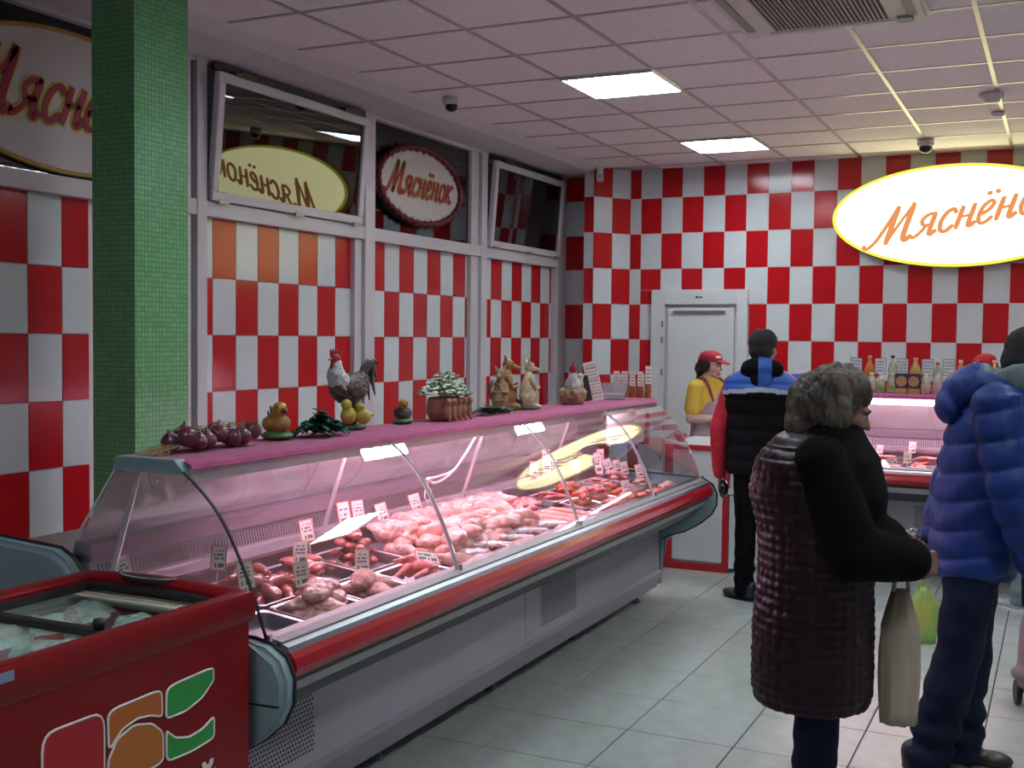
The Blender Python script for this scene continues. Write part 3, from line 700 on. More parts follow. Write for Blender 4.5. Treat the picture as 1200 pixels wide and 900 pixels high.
def put_meat(kind, matk, name, loc, rz, label, group, tilt=(0, 0), sc=1, par=None):
    o = link(name, meat(kind, matk, random.randint(0, 2)), par); o.location = loc; o.rotation_euler = (tilt[0], tilt[1], rz); o.scale = (sc,)*3
    return tag(o, label, 'meat', group)
def rrect(a, b, r, z, n=4):
    o = []
    for cx, cy, a0 in ((a/2-r, b/2-r, 0), (-a/2+r, b/2-r, 90), (-a/2+r, -b/2+r, 180), (a/2-r, -b/2+r, 270)):
        for k in range(n+1): t = math.radians(a0+90*k/n); o.append(Vector((cx+r*math.cos(t), cy+r*math.sin(t), z)))
    return o
def traymesh(a, b, h):
    bm = bmesh.new()
    ringloft(bm, [rrect(a-.034, b-.034, .02, -h-.0015), rrect(a-.026, b-.026, .024, -.003), rrect(a, b, .018, -.003), rrect(a, b, .018, .0015), rrect(a-.006, b-.006, .018, .003), rrect(a-.026, b-.026, .024, .0), rrect(a-.034, b-.034, .02, -h)])
    bmesh.ops.recalc_face_normals(bm, faces=bm.faces); me = bpy.data.meshes.new('tray'); bm.to_mesh(me); bm.free(); me.materials.append(STEEL); return me
TRC = {}
def tray(s, d, ls, ld, P, ang0, label, h=.04, m=None):
    k = (ls, ld, h, m.name if m else '')
    if k not in TRC:
        TRC[k] = traymesh(ld, ls, h)
        if m: TRC[k].materials[0] = m
    o = link('tray', TRC[k]); p = P(s, d, deck_z(d)-.002); o.location = p
    o.rotation_euler = (0, math.atan(.12), 0) if ang0 == 0 else (-math.atan(-.12)*-1, 0, 0)
    if ang0: o.rotation_euler = (math.atan(.12)*-1*-1, 0, 0) if False else (math.atan(.12), 0, PI/2) if False else (math.atan(.12), 0, 0)
    if ang0:
        k2 = (ld, ls, h, 'sw')
        if k2 not in TRC: TRC[k2] = traymesh(ls, ld, h)
        o.data = TRC[k2]; o.rotation_euler = (math.atan(.12), 0, 0)
    return tag(o, label, 'tray', 'steel trays in the meat counter')
R = random.Random(11)
random.seed(3)
def fill(s, d, ls, ld, P, spec, label, group, name='meat_piece'):
    kind, matk, n, sc, layers = spec
    per = math.ceil(n/layers); cnt = 0
    for lay in range(layers):
        nx = max(1, round(math.sqrt(per*ls/ld))); ny = max(1, math.ceil(per/nx))
        for q in range(per):
            if cnt >= n: return
            ix, iy = q % nx, q//nx; k = 1-.18*lay
            ss = s+((ix+.5)/nx-.5)*(ls-.055)*k+R.uniform(-.012, .012); dd = d+((iy+.5)/ny-.5)*(ld-.055)*k+R.uniform(-.012, .012)
            l2 = label if isinstance(label, str) else label[cnt]
            put_meat(kind, matk, name, P(ss, dd, deck_z(dd)-.036+.030*lay*sc), R.uniform(-3.1, 3.1), l2, group, (R.uniform(-.2, .2), R.uniform(-.2, .2)), sc*R.uniform(.82, 1.05))
            cnt += 1
# nearest trays of the long counter: front row then rear row
F = -2.165; B = -2.455
lay = [
 (2.80, F, .30, .27, None, 'empty steel tray at the near front corner of the long counter', None, None),
 (3.115, F, .30, .27, ('breast', 'chicken', 8, 1.15, 3), 'steel tray of raw chicken breasts, second along the front', 'raw chicken breast in the second front tray', 'chicken_piece'),
 (3.43, F, .30, .27, ('breast', 'mince', 7, .95, 3), 'steel tray of coarse mince, third along the front', 'lump of coarse mince in the third front tray', 'mince_lump'),
 (3.745, F, .30, .27, ('leg', 'red', 9, .95, 3), 'steel tray of bony red scraps, fourth along the front', 'dark red meat scrap in the fourth front tray', 'meat_scrap'),
 (2.80, B, .30, .28, ('carcass', 'carcass', 2, .62, 1), 'steel tray of small carcasses at the near rear corner', ['small knobbly carcass by the near end post', 'small orange tinged carcass second from the near end post'], 'carcass'),
 (3.115, B, .30, .28, ('leg', 'liver', 11, .95, 3), 'steel tray of dark red hearts beside the small carcasses', 'dark red offal piece in the second rear tray', 'offal_piece'),
 (3.43, B, .30, .28, ('breast', 'liver', 9, .8, 3), 'steel tray of liver, third along the rear', 'slice of liver in the third rear tray', 'liver_slice'),
 (3.745, B, .30, .28, ('cube', 'liver', 26, 1.2, 4), 'steel tray of dark gizzards, fourth along the rear', 'small dark gizzard in the fourth rear tray', 'gizzard')]
for s, d, ls, ld, spec, tl, ml, nm in lay:
    tray(s, d, ls, ld, P1, 0, tl)
    if spec: fill(s, d, ls, ld, P1, spec, ml, nm.replace('_', ' ')+' group in one steel tray', nm)
# heap of chicken
for lay in range(3):
    for ix in range(9-lay):
        for iy in range(4 if lay < 2 else 3):
            s = 3.99+.108*(ix+.5*lay)+R.uniform(-.02, .02); d = -2.08-.105*iy-.02*lay+R.uniform(-.015, .015)
            if iy == 0 and lay > 0: continue
            k = R.choice(['leg', 'breast', 'breast', 'leg'])
            put_meat(k, 'chicken', 'chicken_piece', P1(s, d, deck_z(d)-.025+.038*lay), R.uniform(-3, 3), 'raw chicken piece in the big heap in the middle of the long counter', 'chicken pieces heaped in the middle', (R.uniform(-.3, .3), R.uniform(-.3, .3)), R.uniform(1.05, 1.3))
for i, (s, d) in enumerate(((4.02, -2.47), (4.2, -2.5), (4.40, -2.50), (4.60, -2.49), (4.80, -2.5), (4.98, -2.48))):
    put_meat('carcass', 'chicken', 'chicken', P1(s, d, deck_z(d)+.005), R.uniform(-.5, .5)+(PI if i % 2 else 0), 'whole raw chicken lying along the rear of the middle heap', 'whole chickens behind the heap', (0, 0), .88)
# packed foil portions and ribs in front
foil = mat('foil_film', (.82, .74, .78), .18, metal=.35, bump=.8, bscale=30)
fm = ms(solid(lambda b: (ell(b, (0, 0, .012), (.13, .032, .018)), ell(b, (.04, .01, .016), (.08, .028, .016))), .006, 1, lambda c, n: nz(c, 35, .010)), foil, 'film_pack')
for i in range(9):
    o = link('film_pack', fm); s = 4.10+.10*i; o.location = P1(s, -2.135, deck_z(-2.135)+.035-.02+.014*(i % 2)); o.rotation_euler = (R.uniform(-.15, .15), .1, PI/2*.72+R.uniform(-.25, .25)); o.scale = (.85, .9, .9)
    tag(o, 'meat portion wrapped in shiny film along the front of the middle heap', 'packet', 'film wrapped portions')
for i in range(7):
    s = 4.97+.055*i
    put_meat('sausage', 'red' if i % 2 else 'pale', 'sausage', P1(s, -2.2, deck_z(-2.2)+.002), .45, 'raw sausage in the slanted row beyond the heap', 'raw sausages in a slanted row', (0, .12), 1.25)
for i in range(5):
    put_meat('rib', 'red', 'rib_rack', P1(4.98+.07*i, -2.46+.02*(i % 2), deck_z(-2.46)+.0+.012*(i % 3)), .3+.2*i, 'rack of raw ribs behind the sausages', 'rib racks', (.1, 0), 1.0)
# foam tray and many small trays
foam = mat('foam_white', (.85, .82, .84), .5)
tray(5.42, -2.11, .17, .17, P1, 0, 'empty white foam tray at the front edge between the sausages and the red meat', .03, foam)
specs = {0: [('cube', 'red', 17, 1.1, 3), ('cube', 'orange', 17, 1.1, 3), ('slab', 'red', 5, .75, 3)], 1: [('cube', 'orange', 18, 1.1, 3), ('cube', 'red', 17, 1.1, 3), ('leg', 'orange', 6, .8, 3)],
 2: [('slab', 'red', 5, .75, 3), ('cube', 'orange', 16, 1.1, 3), ('mince', 'mince', 1, .7, 1)], 3: [('slab', 'red', 5, .75, 3), ('mince', 'red', 1, .7, 1), ('slab', 'chicken', 5, .7, 3)],
 4: [('breast', 'pale', 5, .8, 3), ('slab', 'pale', 5, .7, 3), ('breast', 'chicken', 5, .8, 3)]}
cname = ['first', 'second', 'third', 'fourth', 'farthest']; rname = ['front', 'middle', 'rear']
whatn = {'cube': 'cubes', 'slab': 'slices', 'leg': 'pieces', 'mince': 'mince', 'breast': 'fillets'}; coln = {'red': 'red meat', 'orange': 'orange marinated meat', 'mince': 'pink', 'chicken': 'pink chicken', 'pale': 'pale'}
for c in range(5):
    for r in range(3):
        s = 5.66+.245*c; d = -2.125-.18*r; sp = specs[c][r]
        tray(s, d, .235, .172, P1, 0, 'small steel tray of %s %s, %s column from the foam tray, %s row' % (coln[sp[1]], whatn[sp[0]], cname[c], rname[r]), .035)
        fill(s, d, .235, .172, P1, sp, '%s %s piece in the %s tray of the %s small column' % (coln[sp[1]], sp[0] if sp[0] != 'leg' else 'drumstick', rname[r], cname[c]), '%s row, %s column small tray pieces' % (rname[r], cname[c]))
# second counter
ORD = ['leftmost', 'second', 'third', 'fourth', 'fifth', 'sixth', 'seventh']
for c in range(7):
    for r in range(2):
        s = -1.5+.34*c; d = -2.165-.29*r
        if s > .9: continue
        k = [('slab', 'red', 6, .9, 3), ('breast', 'red', 6, .9, 3), ('slab', 'mince', 6, .9, 3)][(c+r) % 3]
        tray(s, d, .32, .27, P2, 1, 'steel tray of red meat, %s in the %s row of the far counter' % (ORD[c], ('front', 'rear')[r]))
        if s < .4: fill(s, d, .32, .27, P2, k, 'red meat slice in the %s %s row tray of the far counter' % (ORD[c], ('front', 'rear')[r]), 'far counter %s row tray %d meat' % (('front', 'rear')[r], c+1))
# ================================================================== PRICE CARDS
def card_proto(wd, ht, edge, lines, key):
    t = thing('price_card', 'x', 'price card', (0, 0, -5))
    bm = bmesh.new(); box(bm, -wd/2, -.001, 0, wd/2, .001, ht); finish('card', bm, CARD, t)
    bm = bmesh.new(); e = .0035
    for a in ((-wd/2, 0, -wd/2+e, ht), (wd/2-e, 0, wd/2, ht), (-wd/2, 0, wd/2, e), (-wd/2, ht-e, wd/2, ht)): box(bm, a[0], -.0016, a[1], a[2], -.001, a[3])
    finish('card_border', bm, edge, t)
    bm = bmesh.new(); Rr = random.Random(key)
    for z0, z1, fillw in lines:
        x = -wd/2+.009
        while x < wd/2-.011:
            l = Rr.uniform(.002, .006)
            if Rr.random() < fillw: box(bm, x, -.0015, ht*z0, min(x+l, wd/2-.008), -.001, ht*z1)
            x += l+.0014
    finish('print', bm, INK, t)
    bm = bmesh.new(); tube(bm, [(0, .002, .02), (0, .004, -.05)], .0015, 5); finish('stick', bm, mat('clear_stick', (.7, .7, .7), .2), t)
    return t
LN = [(.74, .80, .5), (.58, .66, .8), (.44, .52, .8), (.14, .30, .85)]
pa = card_proto(.052, .088, CARDYEL, LN, 1); pb = card_proto(.052, .088, CARDRED, LN, 2); pc = card_proto(.075, .05, CARDRED, [(.6, .75, .7), (.2, .45, .9)], 3)
pd = card_proto(.05, .14, CARDRED, LN, 4)
TAGS = [ # pixel of foot, proto, roll, label
 (140, 655, -2.60, pb, -.38, 'white price card leaning left over the small carcasses by the near end post'),
 (255, 668, -2.50, pb, .03, 'upright price card standing in the hearts behind the empty tray'),
 (290, 690, -2.36, pa, -.2, 'grey backlit price card near the black glass edge at the near end'),
 (362, 635, -2.55, pb, -.22, 'white price card leaning over the liver against the vent wall'),
 (352, 662, -2.40, pa, -.03, 'yellow edged price card between the liver and the chicken breasts'),
 (356, 688, -2.28, pa, -.2, 'small tilted price card above the chicken breasts'),
 (425, 672, -2.22, pa, -.05, 'yellow edged price card standing at the coarse mince'),
 (408, 622, -2.50, pd, -.2, 'long narrow price card leaning beside the whole chickens'),
 (421, 602, -2.62, pb, -.15, 'narrow price card against the vent wall behind the long narrow card'),
 (451, 612, -2.60, pb, -.3, 'white price card tipped left at the back of the heap'),
 (490, 600, -2.60, pb, -.3, 'white price card near the hanging ring at the back of the heap'),
 (520, 640, -2.30, pa, .05, 'yellow edged price card beside the second glass seam'),
 (528, 650, -2.25, pb, -.1, 'red edged price card just right of the second glass seam'),
 (566, 636, -2.22, pa, -.1, 'grey looking price card standing alone in the film wrapped portions'),
 (626, 545, -2.62, pb, .05, 'red topped price card at the rear behind the sausages'),
 (642, 545, -2.62, pd, -.05, 'tall red edged price card next to the red topped one'),
 (676, 555, -2.60, pb, -.05, 'price card at the rear over the first small trays'),
 (703, 560, -2.56, pd, -.1, 'tall price card between the first and second small tray columns'),
 (716, 545, -2.62, pb, -.1, 'price card by the vent wall over the second small tray column'),
 (733, 555, -2.50, pb, -.1, 'price card in the middle of the small red meat trays'),
 (744, 540, -2.62, pd, .05, 'tall thin price card before the hanging white sheet'),
 (756, 560, -2.45, pb, -.15, 'price card over the fourth small tray column'),
 (775, 570, -2.35, pb, -.15, 'price card leaning over the pale fillets'),
 (806, 548, -2.55, pa, -.35, 'grey price card tipped left at the far side glass'),
 (735, 590, -2.2, pb, -.15, 'price card at the front over the third small tray column'),
]
for px, py, X, pt, roll, lab in TAGS:
    p = at_x(px, py, X); y = min(max(p.y, 2.66), 6.75); z = max(p.z, deck_z(X)+.01); z = min(z, deck_z(X)+.075)
    dup(pt, (X, y, z), (-.38, roll, .55), lab, 'price cards in the long counter')
o = dup(pc, (-2.14, 3.74, deck_z(-2.14)+.045), (-1.0, .2, .9), 'wide white card lying flat on the red scraps', 'price cards in the long counter'); o.scale = (1.3, 1.3, 1.3)
o = dup(pc, (-2.46, 3.12, deck_z(-2.46)+.03), (-1.1, .3, .5), 'wide white card lying flat on the hearts', 'price cards in the long counter')
for i, (s, d, z) in enumerate(((-1.17, -2.40, .0), (-1.06, -2.24, -.02), (-.95, -2.42, .03), (-.96, -2.27, -.01), (-1.30, -2.42, .0), (-.62, -2.4, 0), (-.35, -2.35, 0))):
    pt = (pb, pc, pb, pa, pb, pa, pb)[i]
    dup(pt, (s, Y2-d, deck_z(d)+.045+z), (-.42, .05*(-1)**i, 0), ['red edged price card leftmost in view in the far counter', 'wide price card in the middle of the far counter meat', 'red edged price card standing highest in the far counter', 'price card at the front of the far counter meat', 'price card hidden left in the far counter behind the woman', 'price card in the far counter left of the blue jacket', 'price card in the far counter behind the blue jacket'][i], 'price cards in the far counter')
for pt in (pa, pb, pc, pd):
    for ch in list(pt.children): bpy.data.objects.remove(ch)
    bpy.data.objects.remove(pt)
# hanging sheet, cord and ring inside the canopy
o = thing('hanging_sheet', 'white paper sheet hanging under the canopy at the far end of the long counter', 'paper', (-2.40, 6.62, 1.222), .0)
bm = bmesh.new()
ringloft(bm, [[Vector((.02*math.sin(k*.9)*j/4, -.16+.32*k/5, -.22*j/4)) for k in range(6)]+[Vector((.02*math.sin(k*.9)*j/4-.002, -.16+.32*k/5, -.22*j/4)) for k in range(5, -1, -1)] for j in range(5)]); finish('sheet', bm, CARD, o); o.rotation_euler = (0, 0, -.5)
CORD = mat('white_cord', (.85, .75, .8), .4)
bm = bmesh.new(); tube(bm, cr([(-2.40, 4.66, 1.215), (-2.41, 4.52, 1.10), (-2.43, 4.42, 1.03), (-2.45, 4.33, 1.005), (-2.45, 4.26, 1.03)], 6), .006, 7); tube(bm, cr([(-2.42, 4.70, 1.215), (-2.42, 4.56, 1.12), (-2.43, 4.46, 1.05), (-2.45, 4.36, 1.03), (-2.46, 4.28, 1.03)], 6), .005, 7)
tag(finish('cord', bm, CORD, smooth=True), 'white looped cord hanging from the canopy over the chicken heap', 'cord')
bm = bmesh.new(); tube(bm, [(-2.45, 4.27+.028*math.cos(a*PI/12), .965+.028*math.sin(a*PI/12)) for a in range(25)], .0035, 6); tube(bm, [(-2.45, 4.27, .993), (-2.45, 4.27, 1.02)], .002, 5)
tag(finish('ring', bm, CORD, smooth=True), 'thin white ring hanging from the looped cord', 'ring')
bm = bmesh.new(); tube(bm, cr([(-2.50, 2.66, 1.225), (-2.50, 2.66, 1.19), (-2.495, 2.672, 1.175), (-2.50, 2.69, 1.19)], 5), .0025, 6)
tag(finish('hook', bm, STEEL, smooth=True), 'small steel hook under the near end of the canopy', 'hook')
# ================================================================== RED CHEST FREEZER
FR = mat('freezer_red', (.22, .002, .005), .36, coat=.12, spec=.22, bump=.02, bscale=8)
FX0, FX1, FY0, FY1, FZ = -2.57, -1.96, 1.12, 2.475, .95
t = thing('chest_freezer', 'red chest freezer with sliding glass lids and a tricolour emblem on its side', 'freezer', (-2.265, 1.8, 0)); ro = t.location.copy()
Tf = lambda v: v-ro
def FB(name, x0, y0, z0, x1, y1, z1, m, bev=0): return BX(name, x0, y0, z0, x1, y1, z1, m, t, bev=bev, T=Tf)
bm = bmesh.new(); ringloft(bm, [[Vector((x, y, z)) for x, y in q] for q, z in ((((FX0+.01, FY0+.01), (FX1-.005, FY0+.01), (FX1-.005, FY1-.005), (FX0+.01, FY1-.005)), .07), (((FX0+.01, FY0+.01), (FX1-.005, FY0+.01), (FX1-.005, FY1-.005), (FX0+.01, FY1-.005)), .87))])
for v in bm.verts: v.co -= ro
bmesh.ops.bevel(bm, geom=[e for e in bm.edges if abs(e.verts[0].co.z-e.verts[1].co.z) > .3], offset=.012, segments=3, affect='EDGES'); finish('freezer_body', bm, FR, t)
# rim: a rounded frame, raised a little in the middle of each end
def rimring(off, zf, n=10):
    o = []; a, b, c, d_ = FX0+off, FX1-off, FY0+off, FY1-off
    for k in range(n): o.append(Vector((a+(b-a)*k/n, c, zf(k/n, 0))))
    for k in range(n): o.append(Vector((b, c+(d_-c)*k/n, zf(0, 1))))
    for k in range(n): o.append(Vector((b-(b-a)*k/n, d_, zf(1-k/n, 0))))
    for k in range(n): o.append(Vector((a, d_-(d_-c)*k/n, zf(0, 1))))
    return [v-ro for v in o]
hump = lambda h: (lambda u, s: h+(.012*math.sin(PI*u) if not s else 0))
bm = bmesh.new(); R_ = ringloft(bm, [rimring(.006, hump(.865)), rimring(-.002, hump(.875)), rimring(-.003, hump(.93)), rimring(.004, hump(.947)), rimring(.014, hump(.95)), rimring(.045, hump(.948)), rimring(.058, hump(.938)), rimring(.062, hump(.90)), rimring(.062, hump(.87))], caps=False)
finish('freezer_rim', bm, FR, t, smooth=True).data.set_sharp_from_angle(angle=.7)
bm = bmesh.new(); ringloft(bm, [rimring(.058, hump(.918)), rimring(.060, hump(.930)), rimring(.078, hump(.928)), rimring(.080, hump(.91)), rimring(.058, hump(.91))], caps=False); finish('lid_gasket', bm, BLACK, t)
FB('freezer_liner', FX0+.06, FY0+.06, .50, FX1-.06, FY1-.06, .52, mat('liner_white', (.7, .74, .72), .5))
for a in ((FX0+.06, FY0+.06, FX0+.066, FY1-.06), (FX1-.066, FY0+.06, FX1-.06, FY1-.06), (FX0+.06, FY0+.06, FX1-.06, FY0+.066), (FX0+.06, FY1-.066, FX1-.06, FY1-.06)): FB('liner_wall', a[0], a[1], .5, a[2], a[3], .91, mat('liner_white', (.7, .74, .72), .5))
FB('lid_glass', FX0+.062, FY0+.06, .912, FX1-.062, 2.05, .916, glass('freezer_glass', (.90, .95, .94), refl=.7)); FB('lid_glass', FX0+.062, 2.03, .900, FX1-.062, FY1-.062, .904, glass('freezer_glass'))
FB('lid_bar', FX0+.062, 2.03, .905, FX1-.062, 2.065, .925, BLACK, .004)
bm = bmesh.new(); lathe(bm, [(0, .95), (.014, .95), (.016, .94), (.014, .925), (0, .925)], 14, c=(-2.09, 2.048, 0), T=Tf); finish('lid_lock', bm, BLACK, t, True)
# half-moon grip in the far end of the rim
bm = bmesh.new(); n = 14; pts = [(-2.30+.10*math.cos(PI*k/n), FY1-.036-.036*math.sin(PI*k/n)) for k in range(n+1)]
prism(bm, pts, .952, .9635, 'z', T=Tf); finish('grip_recess', bm, BLACK, t)
bm = bmesh.new(); tube(bm, [Tf(Vector((x, y, .964))) for x, y in pts], .003, 6); finish('grip_edge', bm, CHROME, t)
bm = bmesh.new(); box(bm, FX0+.07, FY1-.125, .905, FX1-.07, FY1-.085, .909)
for v in bm.verts: v.co -= ro
finish('frost_strip', bm, mat('cream_strip', (.72, .66, .55), .5), t)
bm = bmesh.new()
for k in range(30): box(bm, FX0+.085+.015*k, FY1-.118, .909, FX0+.092+.015*k, FY1-.095, .9096, T=Tf)
tag(finish('strip_slots', bm, mat('slot_brown', (.3, .24, .2), .6), t), kind='stuff')
for x in (FX0+.08, FX1-.08):
    for y in (FY0+.1, FY1-.1):
        bm = bmesh.new(); lathe(bm, [(.012, .07), (.025, .06), (.025, .0), (.012, .0)], 12, c=(x, y, 0), T=Tf); finish('castor', bm, BLACK, t)
FB('thermometer_label', FX1-.003, 1.60, .917, FX1+.0035, 1.683, .938, mat('label_blue_grey', (.22, .28, .42), .4))
# emblem (flat print on the long side): white keylines with coloured fields
def rounded(poly, k=4):
    n = len(poly); o = []
    for i in range(n):
        p = Vector(poly[i]); a = p+(Vector(poly[i-1])-p)*.22; b = p+(Vector(poly[(i+1) % n])-p)*.22
        for j in range(k+1): u = j/k; o.append(a*(1-u)**2+p*2*u*(1-u)+b*u*u)
    return o
def emblem(poly, m, name):
    P = rounded(poly); c = sum(P, Vector((0, 0)))/len(P); X = FX1-.0035
    bm = bmesh.new(); prism(bm, [(p.x, p.y) for p in P], X, X+.0022, 'x', T=Tf); o = finish(name, bm, m, t)
    bm = bmesh.new(); tube(bm, [Tf(Vector((X+.001, p.x, p.y))) for p in P+P[:1]], .0030, 6); finish('emblem_keyline', bm, CARD, t)
emblem([(2.140, .775), (2.31, .782), (2.312, .748), (2.27, .715), (2.21, .697), (2.138, .697)], mat('emblem_green', (.02, .30, .05), .4), 'emblem_green_leaf')
emblem([(1.948, .772), (2.122, .776), (2.124, .708), (2.085, .722), (2.04, .728), (1.99, .716), (1.950, .680)], mat('emblem_orange', (.50, .13, .015), .4), 'emblem_orange_field')
emblem([(1.948, .655), (1.975, .698), (2.03, .715), (2.09, .700), (2.126, .668), (2.128, .592), (1.948, .590)], mat('emblem_orange2', (.48, .15, .02), .4), 'emblem_orange_arch')
emblem([(2.138, .668), (2.17, .640), (2.22, .626), (2.27, .632), (2.314, .652), (2.314, .596), (2.23, .587), (2.140, .590)], mat('emblem_green', (.02, .30, .05), .4), 'emblem_green_wave')
emblem([(1.759, .776), (1.936, .776), (1.936, .590), (1.759, .590)], mat('emblem_red', (.42, .005, .02), .4), 'emblem_red_square')
cu = bpy.data.curves.new('lettering', 'FONT'); cu.body = 'й'; cu.size = .13; cu.extrude = .001; cu.offset = .003
o = bpy.data.objects.new('lettering', cu); C.objects.link(o); dg = bpy.context.evaluated_depsgraph_get(); dg.update(); me = bpy.data.meshes.new_from_object(o.evaluated_get(dg)); bpy.data.objects.remove(o)
me.materials.clear(); me.materials.append(CARD); me.transform(Matrix.Translation(Vector((FX1-.001, 2.25, .442))-ro) @ Matrix(((0, 0, 1, 0), (1, 0, 0, 0), (0, 1, 0, 0), (0, 0, 0, 1)))); link('lettering', me, t)
# frozen goods inside
fz = [ms(solid(lambda b, k=k: (ell(b, (0, 0, .05), (.13, .10, .06)), ell(b, (.05, .03, .06), (.08, .07, .05))), .009, 1, lambda c, n, k=k: nz(c, 28, .014, k)), [mat('frosty_green_film', (.50, .78, .66), .25, col2=(.85, .92, .88), scale=40, bump=.6, bscale=60), mat('frosty_brown_film', (.20, .11, .07), .3, col2=(.42, .30, .24), scale=20, bump=.4, bscale=50)][k], 'frozen_bag') for k in (0, 1)]
R = random.Random(4)
for i in range(14):
    x = (-2.40, -2.15)[i % 2]; y = 1.30+.165*(i//2); far = y > 2.02
    o = link('frozen_bag', fz[0 if y > 1.9 else (1 if i % 2 else 0)]); o.location = (x, y, .788+R.uniform(-.01, .01)); o.rotation_euler = (R.uniform(-.2, .2), R.uniform(-.2, .2), R.uniform(0, 3))
    if y > 1.9: tag(o, 'frosty greenish bag of frozen food under the far lid of the red freezer', 'frozen bag', 'greenish frozen bags')
    elif i % 2: tag(o, 'frosty brown bag of frozen food under the near lid of the red freezer', 'frozen bag', 'brown frozen bags')
    else: tag(o, 'frosty greenish bag under the near lid of the red freezer, beside the brown bags', 'frozen bag', 'greenish frozen bags near lid')
for i in range(6):
    o = link('frozen_bag', fz[0]); o.location = ((-2.40, -2.15)[i % 2], 1.35+.4*(i//2), .66); tag(o, 'frosty bag of frozen food in the bottom layer of the red freezer', 'frozen bag', 'frozen bags in the bottom layer')
# ================================================================== THINGS ON THE CLOTH
ZT = 1.2745
def part(me, m, name, par): return link(name, ms(me, m, name), par)
# braid of onions
ON = mat('red_onion', (.09, .018, .035), .3, col2=(.17, .045, .065), scale=14, stretch=(1, 1, .2), coat=.3)
STRAW = mat('straw', (.45, .33, .18), .7)
t = thing('onion_braid', 'braid of dark red onions with dry straw stalks at the near end of the cloth', 'onions', (-2.47, 2.85, ZT)); t.scale = (.86,)*3
R = random.Random(2)
for i in range(13):
    u = i//2; y = -.12+.062*u+R.uniform(-.008, .008); x = -.035 if i % 2 else .035
    r = R.uniform(.036, .041); bm = bmesh.new(); lathe(bm, [(0, -r*.86), (r*.5, -r*.74), (r*.9, -r*.35), (r, 0), (r*.88, r*.42), (r*.5, r*.78), (r*.18, r*.95), (.004, r*1.25), (0, r*1.3)], 16)
    Mx = Euler((R.uniform(-1.2, 1.2), R.uniform(-.6, .6), R.uniform(0, 6))).to_matrix()
    for v in bm.verts: v.co = Mx @ v.co+Vector((x, y, .037+(.02 if i % 3 == 0 else 0)))
    finish('onion', bm, ON, t, True)
bm = bmesh.new()
for i in range(46):
    y = R.uniform(-.12, .28); a = R.uniform(0, 6.28); l = R.uniform(.03, .08)
    p = Vector((R.uniform(-.03, .03), y, .075)); q = p+Vector((math.cos(a)*l, math.sin(a)*l*.5, R.uniform(-.02, .02))); tube(bm, cr([p, (p+q)/2+Vector((0, 0, .012)), q], 3), .0014, 4)
for i in range(26):
    y0 = -.14; x = R.uniform(-.04, .03); tube(bm, cr([(x, y0+.03, .03), (x+R.uniform(-.02, .02), y0-.04, R.uniform(.008, .03)), (x+R.uniform(-.05, .04), y0-R.uniform(.07, .14), .004)], 4), .0018, 4)
finish('stalks', bm, STRAW, t)
# helper for small painted figurines
def fig(build, vox=.004, sm=3, disp=None): return solid(build, vox, sm, disp)
def capc(b, pts, rs):
    for (p, q, r0, r1) in zip(pts, pts[1:], rs, rs[1:]): cap(b, p, q, r0, r1)
GL = dict(rough=.3, coat=.4)
YEL = mat('glaze_yellow', (.58, .36, .04), .3, col2=(.40, .24, .03), scale=30); BRN = mat('glaze_brown', (.28, .12, .04), .35, col2=(.42, .22, .06), scale=40); GRN = mat('glaze_green', (.04, .13, .05), .35, col2=(.10, .20, .08), scale=40)
DKF = mat('dark_feather', (.035, .035, .035), .35, col2=(.14, .09, .07), scale=45, bump=.6, bscale=90); WHF = mat('white_feather', (.62, .62, .60), .4, col2=(.40, .42, .42), scale=50, bump=.6, bscale=90); RDF = mat('comb_red', (.38, .015, .03), .35)
TAN = mat('glaze_tan', (.36, .24, .14), .45, col2=(.22, .13, .07), scale=40); CRM = mat('glaze_cream', (.60, .50, .34), .45, col2=(.45, .34, .2), scale=40); TER = mat('terracotta', (.40, .20, .12), .6, col2=(.30, .14, .08), scale=30)
# orange garden duckling
def duckling(loc, rz, lab, s=1.0, bodym=BRN, headm=YEL):
    t = thing('duckling_figurine', lab, 'figurine', loc, rz); t.scale = (s,)*3
    part(fig(lambda b: (ell(b, (0, 0, .012), (.055, .045, .014)), ell(b, (-.02, .01, .014), (.045, .04, .014)))), GRN, 'base', t)
    part(fig(lambda b: (ell(b, (0, 0, .045), (.042, .032, .034)), ell(b, (-.035, 0, .05), (.024, .02, .016), (0, .5, 0)), ell(b, (-.005, .028, .045), (.026, .012, .02)), ell(b, (-.005, -.028, .045), (.026, .012, .02)))), bodym, 'body', t)
    part(fig(lambda b: (ell(b, (.018, 0, .086), (.024, .022, .022)), cap(b, (.01, 0, .06), (.018, 0, .085), .02, .018))), headm, 'head', t)
    bm = bmesh.new(); cap(bm, (.036, 0, .083), (.060, 0, .080), .0085, .005); finish('bill', bm, mat('bill_dark', (.10, .05, .03), .35), t, True)
    bm = bmesh.new()
    for y in (-.014, .014): ell(bm, (.032, y, .092), (.004, .003, .004), n=8)
    finish('eyes', bm, BLACK, t, True)
    bm = bmesh.new()
    for k in range(5): cap(bm, (-.012-.008*k, .004*(-1)**k, .075-.006*k), (-.022-.009*k, .006*(-1)**k, .10-.008*k), .007, .003)
    finish('crest', bm, DKF, t, True)
duckling((-2.49, 3.27, ZT), -.5, 'orange and yellow duckling figurine beside the onion braid', 1.25)
